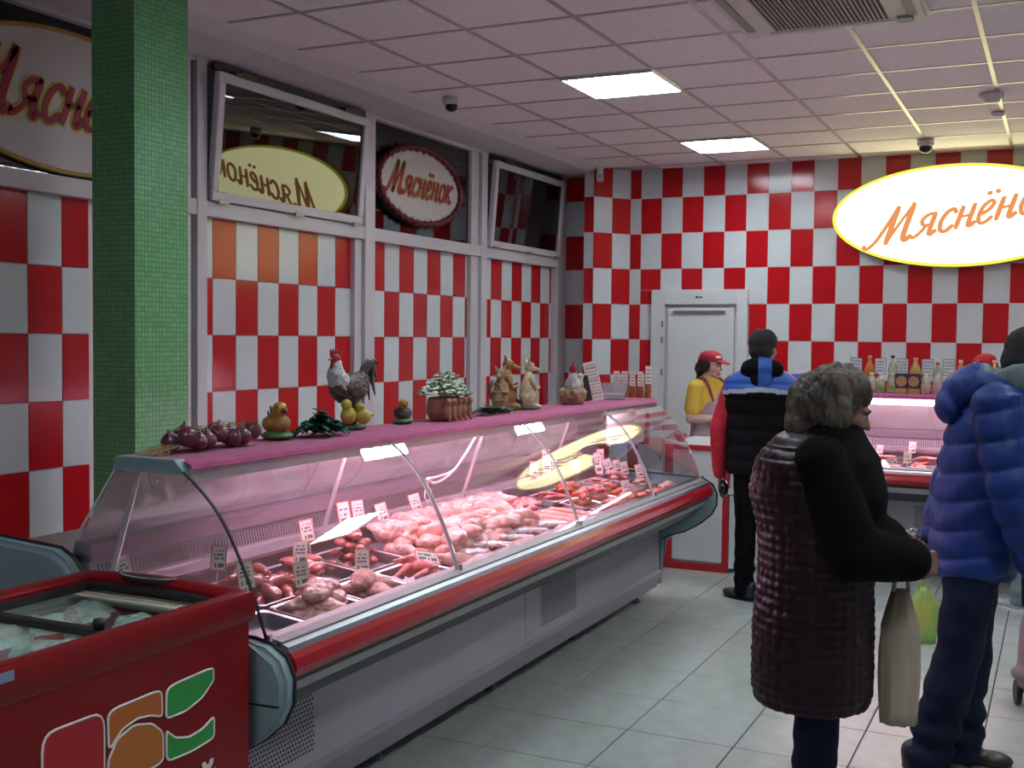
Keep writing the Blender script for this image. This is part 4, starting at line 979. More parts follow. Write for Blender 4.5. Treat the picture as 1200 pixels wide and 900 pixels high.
# green crumpled leaves
def leaves(loc, n, spread, m, lab, R, h=.05, name='leaf_bunch', lw=.03, ll=.07):
    t = thing(name, lab, 'leaves', loc)
    for i in range(n):
        a = R.uniform(0, 2*PI); r = R.uniform(0, 1); p = Vector((math.cos(a)*r*spread[0], math.sin(a)*r*spread[1], R.uniform(.006, h*(1.1-r)))); a2 = R.uniform(0, 6.28); bm = bmesh.new(); rows_ = []
        d = Vector((math.cos(a2), math.sin(a2), R.uniform(-.25, .25))); s_ = Vector((-d.y, d.x, R.uniform(-.3, .3))).normalized()
        for k in range(6):
            u = k/5; w_ = lw*math.sin(PI*min(.98, u*.9+.08))*(1+.25*math.sin(k*4)); c = p+d*ll*(u-.5)+Vector((0, 0, .014*math.sin(PI*u)))
            c.z = max(c.z, .004); rows_.append([c+s_*w_+Vector((0, 0, .004)), c+Vector((0, 0, -.003)), c-s_*w_+Vector((0, 0, .004))])
        V = [[bm.verts.new(Vector((q.x, q.y, max(q.z, .0015)))) for q in r_] for r_ in rows_]
        for A, B_ in zip(V, V[1:]):
            for k in range(2): bm.faces.new((A[k], A[k+1], B_[k+1], B_[k]))
        bmesh.ops.solidify(bm, geom=bm.faces[:], thickness=.0012)
        for v in bm.verts: v.co.z = max(v.co.z, .0008)
        finish('leaf', bm, m, t)
    return t
LG = mat('leaf_blue_green', (.015, .10, .06), .4, col2=(.05, .20, .12), scale=60)
leaves((-2.44, 3.46, ZT), 44, (.06, .12), LG, 'bunch of crumpled blue green leaves between the duckling and the rooster', random.Random(8), .085)
# rooster with two chicks
t = thing('rooster_figurine', 'tall rooster figurine with red comb, white neck and dark tail', 'figurine', (-2.53, 3.78, ZT), 1.35)
# local: faces -X (towards the near end)
part(fig(lambda b: (ell(b, (0, 0, .16), (.085, .058, .062), (0, -.15, 0)), ell(b, (.055, 0, .185), (.05, .036, .04), (0, -.7, 0)), ell(b, (-.05, 0, .165), (.045, .045, .045)), cap(b, (.01, .02, .12), (.01, .022, .01), .018, .010), cap(b, (.01, -.02, .12), (.01, -.022, .01), .018, .010), ell(b, (0, .05, .16), (.055, .012, .036), (0, .2, 0)), ell(b, (0, -.05, .16), (.055, .012, .036), (0, .2, 0))), disp=lambda c, n: nz(c, 70, .004)), DKF, 'body', t)
part(fig(lambda b: capc(b, [(-.045, 0, .175), (-.07, 0, .215), (-.068, 0, .26)], [.05, .037, .022]), disp=lambda c, n: nz(c, 80, .003)), WHF, 'neck', t)
part(fig(lambda b: (ell(b, (-.074, 0, .278), (.024, .018, .021)), ell(b, (-.088, 0, .250), (.01, .012, .016)))), RDF, 'head', t)
bm = bmesh.new()
for k in range(5): cap(bm, (-.094+.011*k, 0, .292), (-.098+.014*k, 0, .315-.003*abs(k-1.5)), .006, .004)
finish('comb', bm, RDF, t, True)
bm = bmesh.new(); cap(bm, (-.094, 0, .278), (-.112, 0, .274), .007, .002); finish('beak', bm, YEL, t, True)
bm = bmesh.new()
for k in range(9):
    y = (-.018, 0, .018)[k % 3]; tube(bm, cr([(.06, y*.5, .19), (.085+.004*k, y, .235+.004*k), (.115-.002*k, y*1.3, .27-.012*k), (.14-.004*k, y*1.6, .25-.02*k)], 4), [.010]*7+[.009, .008, .007, .006, .004, .002], 6)
finish('tail', bm, DKF, t, True)
part(fig(lambda b: (ell(b, (0, 0, .01), (.085, .06, .013)), ell(b, (0, .02, .014), (.06, .05, .016)))), GRN, 'base', t)
for k, (x, y, s) in enumerate(((-.05, -.05, 1.15), (.015, -.065, 1.0))):
    me = fig(lambda b: (ell(b, (0, 0, .04), (.034, .026, .03)), ell(b, (.03, 0, .045), (.018, .012, .01), (0, -.4, 0)), ell(b, (-.014, 0, .078), (.02, .018, .019))))
    me.transform(Matrix.Translation((x, y, .012)) @ Matrix.Rotation((.3, -.4)[k], 4, 'Z') @ Matrix.Scale(s, 4)); part(me, mat('chick_yellow', (.50, .42, .06), .4, col2=(.36, .30, .05), scale=40), 'chick', t)
# small bird on a dark base
duckling((-2.50, 4.14, ZT), -.9, 'small yellow bird figurine on a dark base, alone right of the rooster', 1.0, DKF, YEL)
# flower pot carried by pig figures
t = thing('flower_pot', 'terracotta pot ringed by little figures, full of white artificial flowers', 'flower pot', (-2.46, 4.43, ZT)); t.scale = (1.12, 1.12, 1.15)
part(fig(lambda b: (loft(b, [((0, 0, .004), .052, .085), ((0, 0, .03), .062, .10), ((0, 0, .075), .06, .097), ((0, 0, .088), .055, .09)]),) and [ (ell(b, (.058, -.085+.043*k, .04), (.018, .017, .032)), ell(b, (.064, -.085+.043*k, .075), (.016, .015, .015)), cap(b, (.066, -.085+.043*k, .02), (.072, -.085+.043*k, .006), .009, .008)) for k in range(5)]), TER, 'pot', t)
R = random.Random(6); bm = bmesh.new(); bl = bmesh.new(); bp = bmesh.new()
for i in range(290):
    a = R.uniform(0, 6.28); r = math.sqrt(R.random()); x, y = .075*r*math.cos(a), .118*r*math.sin(a); z = .093+.08*(1-r*r)*R.uniform(.25, 1.1)+.004; s = R.uniform(.009, .016)
    tgt = bm if i % 5 < 3 else (bl if i % 5 == 3 else bp)
    if tgt is bm:
        for k in range(5): q = 2*PI*k/5+a; ell(tgt, (x+s*.7*math.cos(q), y+s*.7*math.sin(q), z+.004), (s*.6, s*.45, .003), (0, .3, q), n=6)
    else:
        for k in range(3): q = 2*PI*k/3+a; ell(tgt, (x+s*math.cos(q), y+s*math.sin(q), z), (s*1.2, s*.5, .003), (0, -.5, q), n=6)
finish('white_flowers', bm, mat('petal_white', (.72, .76, .72), .6), t, True); finish('foliage', bl, mat('leaf_green', (.06, .17, .04), .5, col2=(.15, .26, .06), scale=60), t, True); finish('blue_flowers', bp, mat('petal_blue_green', (.12, .22, .16), .6, col2=(.35, .42, .18), scale=60), t, True)
# flat dark leaves
leaves((-2.44, 4.86, ZT), 22, (.04, .16), mat('leaf_dark', (.02, .07, .035), .4, col2=(.06, .14, .07), scale=60), 'flat spray of dark green leaves before the standing animal figurines', random.Random(9), .025)
# standing animal figurines
def stander(loc, rz, H, m, lab, hat=None, tailm=None):
    t = thing('animal_figurine', lab, 'figurine', loc, rz, group='standing animal figurines'); k = H/.25
    me = fig(lambda b: (loft(b, [((0, 0, .012), .034, .036), ((0, 0, .06), .046, .044), ((.003, 0, .11), .036, .036), ((.0, 0, .15), .025, .026), ((0, 0, .175), .017, .018)]), ell(b, (-.006, 0, .20), (.026, .022, .026)), cap(b, (-.018, 0, .196), (-.052, 0, .186), .015, .009), cap(b, (.004, .018, .218), (.008, .026, .24), .009, .005), cap(b, (.004, -.018, .218), (.008, -.026, .24), .009, .005),
        cap(b, (0, .033, .145), (-.025, .042, .10), .012, .009), cap(b, (-.025, .042, .10), (-.048, .02, .105), .009, .008), cap(b, (0, -.033, .145), (-.025, -.042, .10), .012, .009), cap(b, (-.025, -.042, .10), (-.048, -.02, .105), .009, .008), cap(b, (-.01, .02, .02), (-.05, .025, .012), .015, .011), cap(b, (-.01, -.02, .02), (-.05, -.025, .012), .015, .011)), disp=lambda c, n: nz(c, 90, .0025))
    me.transform(Matrix.Scale(k, 4)); part(me, m, 'body', t)
    bm = bmesh.new(); ell(bm, (-.053*k, 0, .188*k), (.005*k,)*3, n=8)
    for y in (-1, 1): ell(bm, (-.024*k, .016*k*y, .208*k), (.003*k,)*3, n=8)
    finish('eyes_and_nose', bm, BLACK, t, True)
    bm = bmesh.new(); tube(bm, [Vector(p)*k for p in cr([(.03, 0, .03), (.065, 0, .05), (.075, .01, .10), (.06, .01, .13)], 4)], [.010*k]*6+[.012*k]*4+[.010*k, .008*k, .003*k], 8); finish('tail', bm, tailm or DKF, t, True)
    bm = bmesh.new(); ell(bm, (-.0, 0, .007), (.065*k, .055*k, .007)); finish('base', bm, GRN, t, True)
    return t
stander((-2.50, 5.06, ZT), 1.9, .235, TAN, 'brown animal figurine with a dark tail, left one of the standing group')
stander((-2.555, 5.25, ZT), -2.6, .285, BRN, 'dark brown figurine standing tallest in the middle of the animal group')
stander((-2.47, 5.33, ZT), -2.3, .27, CRM, 'cream coloured figurine at the right of the standing animal group')
# hen on a nest
t = thing('hen_nest_figurine', 'hen figurine with red comb sitting on a tan basket nest', 'figurine', (-2.47, 5.92, ZT), .4); t.scale = (1.25,)*3
part(fig(lambda b: (loft(b, [((0, 0, .003), .05, .085), ((0, 0, .03), .06, .10), ((0, 0, .06), .055, .095)]), [ell(b, (.045*math.cos(a), .085*math.sin(a), .05), (.02, .022, .022)) for a in [k*.7 for k in range(9)]]), disp=lambda c, n: nz(c, 60, .004)), TAN, 'nest', t)
part(fig(lambda b: (ell(b, (0, -.01, .085), (.036, .06, .04)), ell(b, (0, -.05, .12), (.022, .024, .036)), ell(b, (0, .06, .10), (.02, .03, .03), (.6, 0, 0)))), WHF, 'hen', t)
part(fig(lambda b: (ell(b, (0, -.06, .155), (.017, .02, .018)), [cap(b, (0, -.075+.012*k, .168), (0, -.078+.014*k, .188), .006, .004) for k in range(4)])), RDF, 'comb', t)
part(fig(lambda b: (ell(b, (.03, .045, .085), (.02, .022, .028)), ell(b, (.034, .045, .12), (.016, .017, .017)))), CRM, 'chick', t)
# menu card, plastic boxes, jars
t = thing('menu_card', 'tall pale printed card leaning back behind the hen figurine', 'card', (-2.46, 6.28, ZT)); t.rotation_euler = (-.12, -.22, .45)
BX('card', -.04, -.0015, 0, .04, .0015, .235, CARD, t); bm = bmesh.new(); R = random.Random(7)
for r in range(11):
    z = .02+.019*r; x = -.032
    while x < .03:
        l = R.uniform(.004, .012); box(bm, x, -.0022, z, min(x+l, .033), -.0015, z+.006+(.006 if r % 4 == 1 else 0)); x += l+.004
finish('print', bm, mat('ink_pinkish', (.45, .12, .12), .6), t)
t2 = thing('menu_card', 'dark narrow card standing just behind the tall pale card', 'card', (-2.50, 6.22, ZT)); t2.rotation_euler = (-.1, -.2, .5); BX('card', -.03, -.0015, 0, .03, .0015, .15, INK, t2)
PLA = glass('clear_plastic', (.9, .88, .9), refl=1, haze=.25, hazecol=(.7, .68, .7))
def pbox(loc, w_, d_, h, rz, lab, fillm):
    t = thing('plastic_box', lab, 'container', loc, rz, 'plastic boxes'); bm = bmesh.new(); ringloft(bm, [rrect(w_*.8, d_*.8, .01, 0), rrect(w_, d_, .012, h), rrect(w_-.004, d_-.004, .012, h), rrect(w_*.8-.004, d_*.8-.004, .01, .003)]); finish('box_wall', bm, PLA, t)
    bm = bmesh.new(); box(bm, -w_*.38, -d_*.38, .004, w_*.38, d_*.38, h*.35); finish('contents', bm, fillm, t)
pbox((-2.43, 6.47, ZT), .15, .10, .10, .5, 'clear plastic box beside the tall pale card', CARD); pbox((-2.48, 6.60, ZT), .12, .10, .09, .5, 'clear plastic box nearest the row of seasoning jars', mat('dusty_mauve', (.42, .30, .36), .6))
JG = mat('jar_spice', (.25, .06, .02), .3, col2=(.45, .18, .06), scale=40)
for i in range(5):
    t = thing('seasoning_jar', ['seasoning jar at the left end of the row on the far cloth end', 'second seasoning jar from the left on the far cloth end', 'middle seasoning jar of five on the far cloth end', 'fourth seasoning jar from the left on the far cloth end', 'tallest seasoning jar, at the right end of the row'][i], 'jar', (-2.53+.052*i, 6.78, ZT), .4, 'seasoning jars')
    h = .16+(.035 if i == 4 else .0); bm = bmesh.new(); lathe(bm, [(0, 0), (.021, 0), (.022, .01), (.022, h*.72), (.014, h*.8), (.014, h*.84), (0, h*.84)], 14); finish('jar_body', bm, JG, t, True)
    bm = bmesh.new(); lathe(bm, [(0, h*.84), (.017, h*.84), (.017, h), (0, h)], 14); finish('jar_lid', bm, BLACK if i != 4 else CARD, t)
    bm = bmesh.new(); prism(bm, [(-.018, -.0235), (.018, -.0235), (.018, -.0245), (-.018, -.0245)], h*.45, h*1.02, 'z'); finish('jar_label', bm, CARD, t)
    bm = bmesh.new()
    for r in range(4): box(bm, -.012, -.0256, h*(.52+.12*r), .012, -.0245, h*(.55+.12*r))
    finish('label_print', bm, INKRED, t)
# bowl on the corner cabinet
t = thing('bowl', 'small dark red bowl on the white corner cabinet', 'bowl', (-2.50, 8.05, .893)); bm = bmesh.new(); lathe(bm, [(0, 0), (.02, 0), (.022, .006), (.045, .04), (.05, .055), (.047, .055), (.04, .04), (.015, .01), (0, .01)], 20); finish('bowl_body', bm, mat('bowl_red', (.30, .03, .05), .25), t, True)
# bottles on the far counter
OILC = [('amber', (.62, .20, .01)), ('clear', (.72, .70, .66)), ('gold', (.60, .32, .06))]
def bottle(x, y, h, r, m, capm, lab, labm=None):
    t = thing('bottle', lab, 'bottle', (x, y, 1.2745), 0, 'bottles on the far counter'); bm = bmesh.new(); lathe(bm, [(0, 0), (r, 0), (r*1.03, .01), (r, h*.3), (r*.88, h*.45), (r, h*.6), (r*.7, h*.76), (r*.36, h*.86), (r*.34, h*.93), (0, h*.93)], 16); finish('bottle_body', bm, m, t, True)
    bm = bmesh.new(); lathe(bm, [(0, h*.93), (r*.42, h*.93), (r*.42, h), (0, h)], 12); finish('bottle_cap', bm, capm, t, True)
    if labm: bm = bmesh.new(); lathe(bm, [(r*1.035, h*.12), (r*1.06, h*.14), (r*1.06, h*.38), (r*1.02, h*.40)], 16); finish('bottle_label', bm, labm, t, True)
AMB = mat('amber_oil', (.62, .20, .01), .08, coat=.6); CLR = mat('clear_bottle', (.55, .52, .48), .06, coat=.8, col2=(.35, .33, .25), scale=30); GLD = mat('golden_oil', (.55, .33, .10), .1, coat=.5)
YGL = mat('label_yellow_green', (.35, .36, .08), .5, col2=(.15, .28, .10), scale=30); PKL = mat('label_pink', (.62, .32, .30), .5)
LX = lambda px: at_y(px, 440, 8.62).x
bb = [(1018, .26, .034, AMB, PKL, 'amber oil bottle at the left end of the rear bottle row', None), (1045, .265, .034, CLR, BLACK, 'clear bottle with a black cap and yellow green label', YGL), (1072, .25, .040, GLD, GLD, 'fat golden bottle above the box with two round emblems', None), (1098, .22, .036, CLR, ORANGE_CAP_SIGNLIT_TILE, 'clear bottle with orange contents, rear row right of the golden one', ORANGE_CAP_SIGNLIT_TILE), (1125, .24, .034, AMB, CARD, 'amber bottle just left of the blue hood', None), (1142, .25, .034, CLR, ORANGE_CAP_SIGNLIT_TILE, 'clear bottle behind the blue hood', PKL), (1003, .2, .034, CLR, CARD, 'clear bottle half hidden by grey hair', PKL), (1165, .24, .034, AMB, CARD, 'amber bottle hidden behind the blue jacket hood', None)]
for px, h, r, m, cm, lab, lm in bb: bottle(LX(px), 8.66, h, r, m, cm, lab, lm)
for k, (px, lm) in enumerate(((1034, YGL), (1048, YGL), (1024, PKL))): bottle(LX(px), 8.53, .14, .036, CLR, CARD, ['short jar with yellow green label, left of the emblem boxes', 'short jar with yellow green label touching the emblem boxes', 'short pinkish jar at the front left of the bottles'][k], lm)
for k, px in enumerate((1087, 1101, 1116)): bottle(LX(px), 8.53, .16, .036, CLR, PKL, ['short pinkish bottle right of the emblem boxes', 'second short pinkish bottle right of the emblem boxes', 'third short pinkish bottle, beside the blue hood'][k], PKL)
for k, px in enumerate((1059, 1073)):
    t = thing('gift_box', ['dark box with a round gold emblem, left one of the pair', 'dark box with a round gold emblem, right one of the pair'][k], 'box', (LX(px), 8.53, 1.2745), 0, 'emblem boxes'); BX('box_body', -.045, -.03, 0, .045, .03, .14, mat('box_purple', (.06, .03, .07), .4), t, bev=.002)
    bm = bmesh.new(); lathe(bm, [(0, 0), (.037, 0), (.037, .002), (0, .002)], 24, T=lambda v: Vector((v.x, -.030-v.z, v.y+.085))); lathe(bm, [(.022, .002), (.026, .004), (.022, .004)], 20, T=lambda v: Vector((v.x, -.030-v.z, v.y+.085))); finish('round_emblem', bm, mat('emblem_gold', (.45, .24, .10), .4), t)
    BX('box_footer', -.045, -.0305, .0, .045, -.03, .035, mat('ochre', (.45, .26, .08), .5), t)
for k, px in enumerate((1004, 1032, 1058, 1087, 1112)):
    t = thing('price_card', ['upright price card behind grey hair among the bottles', 'upright price card between the amber and the black capped bottle', 'upright price card between the black capped and the golden bottle', 'upright price card right of the golden bottle', 'upright price card next to the blue hood among the bottles'][k], 'price card', (LX(px), 8.60, 1.2745), 0, 'price cards among the bottles')
    BX('card', -.04, -.001, .13, .04, .001, .245, mat('card_pale', (.62, .66, .68), .5), t); BX('stick', -.003, .001, 0, .003, .003, .2, CARD, t); bm = bmesh.new(); R = random.Random(k)
    for r in range(4):
        x = -.028
        while x < .024: l = R.uniform(.004, .01); box(bm, x, -.0018, .15+.022*r, x+l, -.001, .158+.022*r); x += l+.004
    for a in ((-.04, .13, -.036, .245), (.036, .13, .04, .245), (-.04, .13, .04, .134), (-.04, .241, .04, .245)): box(bm, a[0], -.0016, a[1], a[2], -.001, a[3])
    finish('print', bm, mat('ink_soft', (.10, .10, .14), .6), t)
# ================================================================== PEOPLE
V = Vector
def hand_prims(b, wrist, d, palm_n, side, curl=.5, s=1.0):
    """d: direction wrist -> knuckles, palm_n: normal of the palm, side: towards the thumb"""
    d = V(d).normalized(); n = (V(palm_n)-d*V(palm_n).dot(d)).normalized(); t = V(side); t = (t-d*t.dot(d)-n*t.dot(n)).normalized(); w_ = V(wrist)
    for k in range(4):
        u = (-.030+.020*k)*s
        cap(b, w_+t*u*.5, w_+d*.085*s+t*u, .013*s, .0115*s, 10)
    lens = (.062, .076, .080, .070)
    for k in range(4):
        u = (-.030+.0205*k)*s; p = w_+d*.085*s+t*u; L = lens[k]*s; a = curl*(1.1-.08*k); q = p; ang = a*.6
        for j, (fr_, r) in enumerate(((.42, .0088), (.32, .0080), (.26, .0072))):
            dd = d*math.cos(ang)+n*math.sin(ang); q2 = q+dd*L*fr_; cap(b, q, q2, r*s, (r-.0007)*s, 8); q = q2; ang += a
    p = w_+d*.022*s+t*.028*s; q = p+(d*.55+t*.65+n*.35).normalized()*.042*s; r_ = q+(d*.85+t*.15+n*.5).normalized()*.032*s
    cap(b, w_+d*.015*s+t*.012*s, p, .014*s, .0135*s, 8); cap(b, p, q, .0125*s, .0105*s, 8); cap(b, q, r_, .0102*s, .0088*s, 8)
def head_prims(b, c, yaw=0, pitch=0, s=1.0):
    M = Matrix.Rotation(yaw, 3, 'Z') @ Matrix.Rotation(pitch, 3, 'X'); c = V(c)
    def E(o, r, rx=0): ell(b, c+M @ (V(o)*s), tuple(q*s for q in r), (M @ Matrix.Rotation(rx, 3, 'X')).to_euler(), n=20)
    def K(a, d_, r0, r1): cap(b, c+M @ (V(a)*s), c+M @ (V(d_)*s), r0*s, r1*s)
    E((0, -.012, .03), (.074, .092, .082)); E((0, .028, -.012), (.060, .058, .072)); E((0, .045, -.068), (.038, .036, .034)); E((0, .020, -.055), (.052, .056, .040)); E((0, .076, -.088), (.018, .015, .014))
    K((0, .083, .012), (0, .104, -.024), .008, .012); K((-.010, .094, -.026), (.010, .094, -.026), .008, .008)
    K((-.046, .070, .026), (-.014, .083, .022), .010, .009); K((.046, .070, .026), (.014, .083, .022), .010, .009)
    K((-.018, .084, -.054), (.018, .084, -.054), .0065, .0065); K((-.014, .082, -.064), (.014, .082, -.064), .0075, .0075)
    E((-.042, .055, -.02), (.020, .022, .022)); E((.042, .055, -.02), (.020, .022, .022))
    for sx in (-1, 1): E((.077*sx, -.004, -.004), (.009, .020, .032)); E((.074*sx, .004, -.028), (.008, .011, .011))
    return M
def eyes(par, c, M, s, name='eyes'):
    bm = bmesh.new(); c = V(c)
    for sx in (-1, 1): ell(bm, c+M @ (V((.030*sx, .0700, .004))*s), (.0105*s, .0105*s, .0075*s), M.to_euler(), n=10)
    finish('eyes', bm, mat('eye_white', (.6, .58, .55), .2), par, True); bm = bmesh.new()
    for sx in (-1, 1): ell(bm, c+M @ (V((.030*sx, .0790, .004))*s), (.0055*s, .003*s, .0055*s), M.to_euler(), n=8)
    finish('pupils', bm, BLACK, par, True); bm = bmesh.new()
    for sx in (-1, 1): cap(bm, c+M @ (V((.014*sx, .089, .028))*s), c+M @ (V((.048*sx, .078, .030))*s), .0042*s, .003*s, 8)
    finish('eyebrows', bm, mat('brow_dark', (.03, .02, .015), .8), par, True); bm = bmesh.new()
    cap(bm, c+M @ (V((-.021, .0865, -.057))*s), c+M @ (V((.021, .0865, -.057))*s), .0055*s, .0055*s, 8); cap(bm, c+M @ (V((-.016, .0855, -.065))*s), c+M @ (V((.016, .0855, -.065))*s), .006*s, .006*s, 8)
    finish('lips', bm, mat('lips', (.42, .12, .11), .4), par, True)
def limb(b, pts, rs):
    for (p, q), (r0, r1) in zip(zip(pts, pts[1:]), zip(rs, rs[1:])): cap(b, p, q, r0, r1, 14)
def torso(b, secs): loft(b, [(V((x, y, z)), rx, ry) for x, y, z, rx, ry in secs], 28)
def shoe(par, p, yaw, m, sole, L=.27):
    me = solid(lambda b: (ell(b, (0, .035, .040), (.046, .085, .040)), ell(b, (0, .125, .032), (.048, .075, .030)), cap(b, (0, .0, .04), (0, -.01, .09), .046, .044)), .006, 4)
    for v in me.vertices: v.co.z = max(v.co.z, .008)
    me.transform(Matrix.Translation(V(p)) @ Matrix.Rotation(yaw, 4, 'Z') @ Matrix.Scale(L/.27, 4)); o = link('shoe', ms(me, m, 'shoe'), par)
    bm = bmesh.new(); loft(bm, [(V((0, .06, 0)), .046, .13), (V((0, .06, .014)), .049, .135)], 24)
    for v in bm.verts: v.co = Matrix.Translation(V(p)) @ Matrix.Rotation(yaw, 4, 'Z') @ (v.co*(L/.27))
    finish('sole', bm, sole, o)
def person(label, loc, rz, J, mats, tor, head, headyaw=0, headpitch=0, hs=1.0, skin=SKIN, group=None, vox=.0065, handspec=None):
    """J: joints sh, el, wr, hip, kn, an as (left, right)"""
    t = thing('person', label, 'person', loc, rz)
    hold = {}
    def b(bm):
        torso(bm, [(x, y, z, rx*.86, ry*.84) for x, y, z, rx, ry in tor])
        hold['M'] = head_prims(bm, head, headyaw, headpitch, hs)
        nb = V(tor[-1][:3]); hc = V(head)
        cap(bm, nb+V((0, -.01, -.03)), hc+V((0, -.02, -.07*hs)), .058, .052)
        for i, sx in ((0, -1), (1, 1)):
            limb(bm, [V(J['sh'][i]), V(J['el'][i]), V(J['wr'][i])], [.052, .041, .027])
            limb(bm, [V(J['hip'][i]), V(J['kn'][i]), V(J['an'][i])], [.078, .052, .038]); cap(bm, V(J['an'][i]), V(J['an'][i])+V((0, .02, -.04)), .036, .04)
            el, wr = V(J['el'][i]), V(J['wr'][i]); hsd = (handspec or {}).get(i, {})
            d = V(hsd.get('d', (wr-el))); hand_prims(bm, wr, d, hsd.get('n', (-sx, 0, 0)), hsd.get('t', (0, 1, 0)), hsd.get('curl', .45), hsd.get('s', 1.0))
    me = solid(b, vox, 2); link('body', ms(me, skin, 'body'), t)
    eyes(t, head, hold['M'], hs)
    return t, hold['M']
def cloth_solid(par, name, m, build, vox=.009, sm=4, disp=None):
    me = solid(build, vox, sm, disp); return link(name, ms(me, m, name), par)
DENIM = mat('dark_denim', (.010, .016, .040), .8, spec=.15, var=.25, scale=6, bump=.15, bscale=300)
BLKCL = mat('black_cloth', (.005, .005, .0065), .85, spec=.12, var=.2, scale=5, bump=.1, bscale=200)
def trousers(par, J, m, rs=(.095, .072, .062), low=0.0, pel=None, wr=.006):
    def b(bm):
        for i in (0, 1): limb(bm, [V(J['hip'][i]), V(J['kn'][i]), V(J['an'][i])+V((0, 0, low))], rs)
        h = (V(J['hip'][0])+V(J['hip'][1]))/2; torso(bm, [(h.x, h.y, h.z-.09, .13, .105), (h.x, h.y, h.z, .165, .125), (h.x, h.y, h.z+.10, .15, .115)])
    return cloth_solid(par, 'trousers', m, b, .009, 4, lambda c, n: wr*noise.noise(V((c.x*6, c.y*6, c.z*13)))+wr*.9*max(0, 1-abs(c.z-.16)/.2)*math.sin(c.z*70+c.x*8))
# --- man in the padded vest (seen from behind)
J = dict(sh=((-.175, 0, 1.36), (.175, 0, 1.36)), el=((-.262, -.02, 1.09), (.25, .10, 1.11)), wr=((-.255, .05, .80), (.18, .30, 1.20)), hip=((-.085, 0, .86), (.085, 0, .86)), kn=((-.085, .01, .46), (.085, .01, .46)), an=((-.09, 0, .09), (.09, -.01, .09)))
tor = [(0, 0, .84, .17, .12), (0, 0, .96, .155, .11), (0, 0, 1.10, .165, .115), (0, 0, 1.28, .19, .125), (0, 0, 1.38, .18, .11), (0, -.005, 1.44, .09, .075), (0, 0, 1.47, .06, .06)]
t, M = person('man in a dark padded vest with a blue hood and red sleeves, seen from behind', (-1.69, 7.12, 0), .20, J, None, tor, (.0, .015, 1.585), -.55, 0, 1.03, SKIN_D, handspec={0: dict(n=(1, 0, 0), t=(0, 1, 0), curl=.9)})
trousers(t, J, BLKCL, (.088, .068, .062), -.02)
REDK = mat('red_knit', (.42, .012, .03), .8, bump=.2, bscale=200)
cloth_solid(t, 'sleeves', REDK, lambda b: [limb(b, [V(J['sh'][i])*1, V(J['el'][i]), V(J['wr'][i])+V((0, 0, .0))], [.066, .058, .046]) for i in (0, 1)], .009, 4, lambda c, n: .005*noise.noise(c*22))
def vest(b): torso(b, [(0, 0, .80, .205, .155), (0, 0, .84, .218, .165), (0, 0, 1.0, .212, .16), (0, 0, 1.15, .225, .165), (0, 0, 1.30, .248, .168), (0, 0, 1.385, .235, .145), (0, -.005, 1.44, .15, .12), (0, -.005, 1.49, .09, .085)])
ve = cloth_solid(t, 'padded_vest', [BLKCL, mat('blue_shell', (.02, .09, .42), .45, bump=.1, bscale=60), mat('grey_piping', (.32, .36, .42), .5)], vest, .009, 4, lambda c, n: .009*abs(math.sin((c.z-.8)*PI/.095))**.7-.004)
paint(ve.data, lambda c: 1 if c.z > 1.352-.10*abs(c.x) else (2 if c.z > 1.325-.10*abs(c.x) else 0))
hd = cloth_solid(t, 'hood', [BLKCL, MATS['blue_shell']], lambda b: (ell(b, (0, -.085, 1.455), (.135, .075, .085), (.5, 0, 0)), ell(b, (.07, -.02, 1.47), (.06, .08, .05)), ell(b, (-.07, -.02, 1.47), (.06, .08, .05)), ell(b, (0, -.13, 1.40), (.07, .035, .06))), .008, 4, lambda c, n: .004*noise.noise(c*18))
paint(hd.data, lambda c: 1 if -.02 < c.x < .062 else 0)
cloth_solid(t, 'hair', mat('short_dark_hair', (.012, .011, .012), .8, bump=.6, bscale=260), lambda b: (ell(b, (0, -.008, 1.628), (.086, .104, .088), (0, 0, -.55)), ell(b, (-.01, -.045, 1.575), (.076, .066, .07))), .007, 3, lambda c, n: .003*noise.noise(c*70))
for i, (x, y, a) in enumerate(((-.06, -.01, .95), (.10, -.05, .2))): shoe(t, (x, y, 0), a, mat('shoe_dark_blue', (.02, .025, .04), .35), BLACK)
t = thing('wallet', 'shiny black pouch in the hand of the man with red sleeves', 'pouch', (-1.925, 7.12, .70), .3)
link('pouch_body', ms(solid(lambda b: (ell(b, (0, 0, 0), (.035, .050, .055)), ell(b, (0, .02, -.03), (.028, .04, .04))), .006, 3), mat('shiny_black', (.012, .012, .014), .12, coat=.6), 'pouch'), t)
t = thing('folder', 'bright blue folder held up in front of the man in the vest', 'folder', (-1.47, 7.34, 1.33), .1); t.rotation_euler = (.9, 0, .1); BX('cover', -.09, -.12, 0, .09, .12, .006, mat('blue_folder', (.02, .12, .50), .3), t, bev=.002); BX('folder_label', -.02, -.115, .006, .06, -.08, .0068, mat('blue_pale', (.3, .5, .8), .4), t)
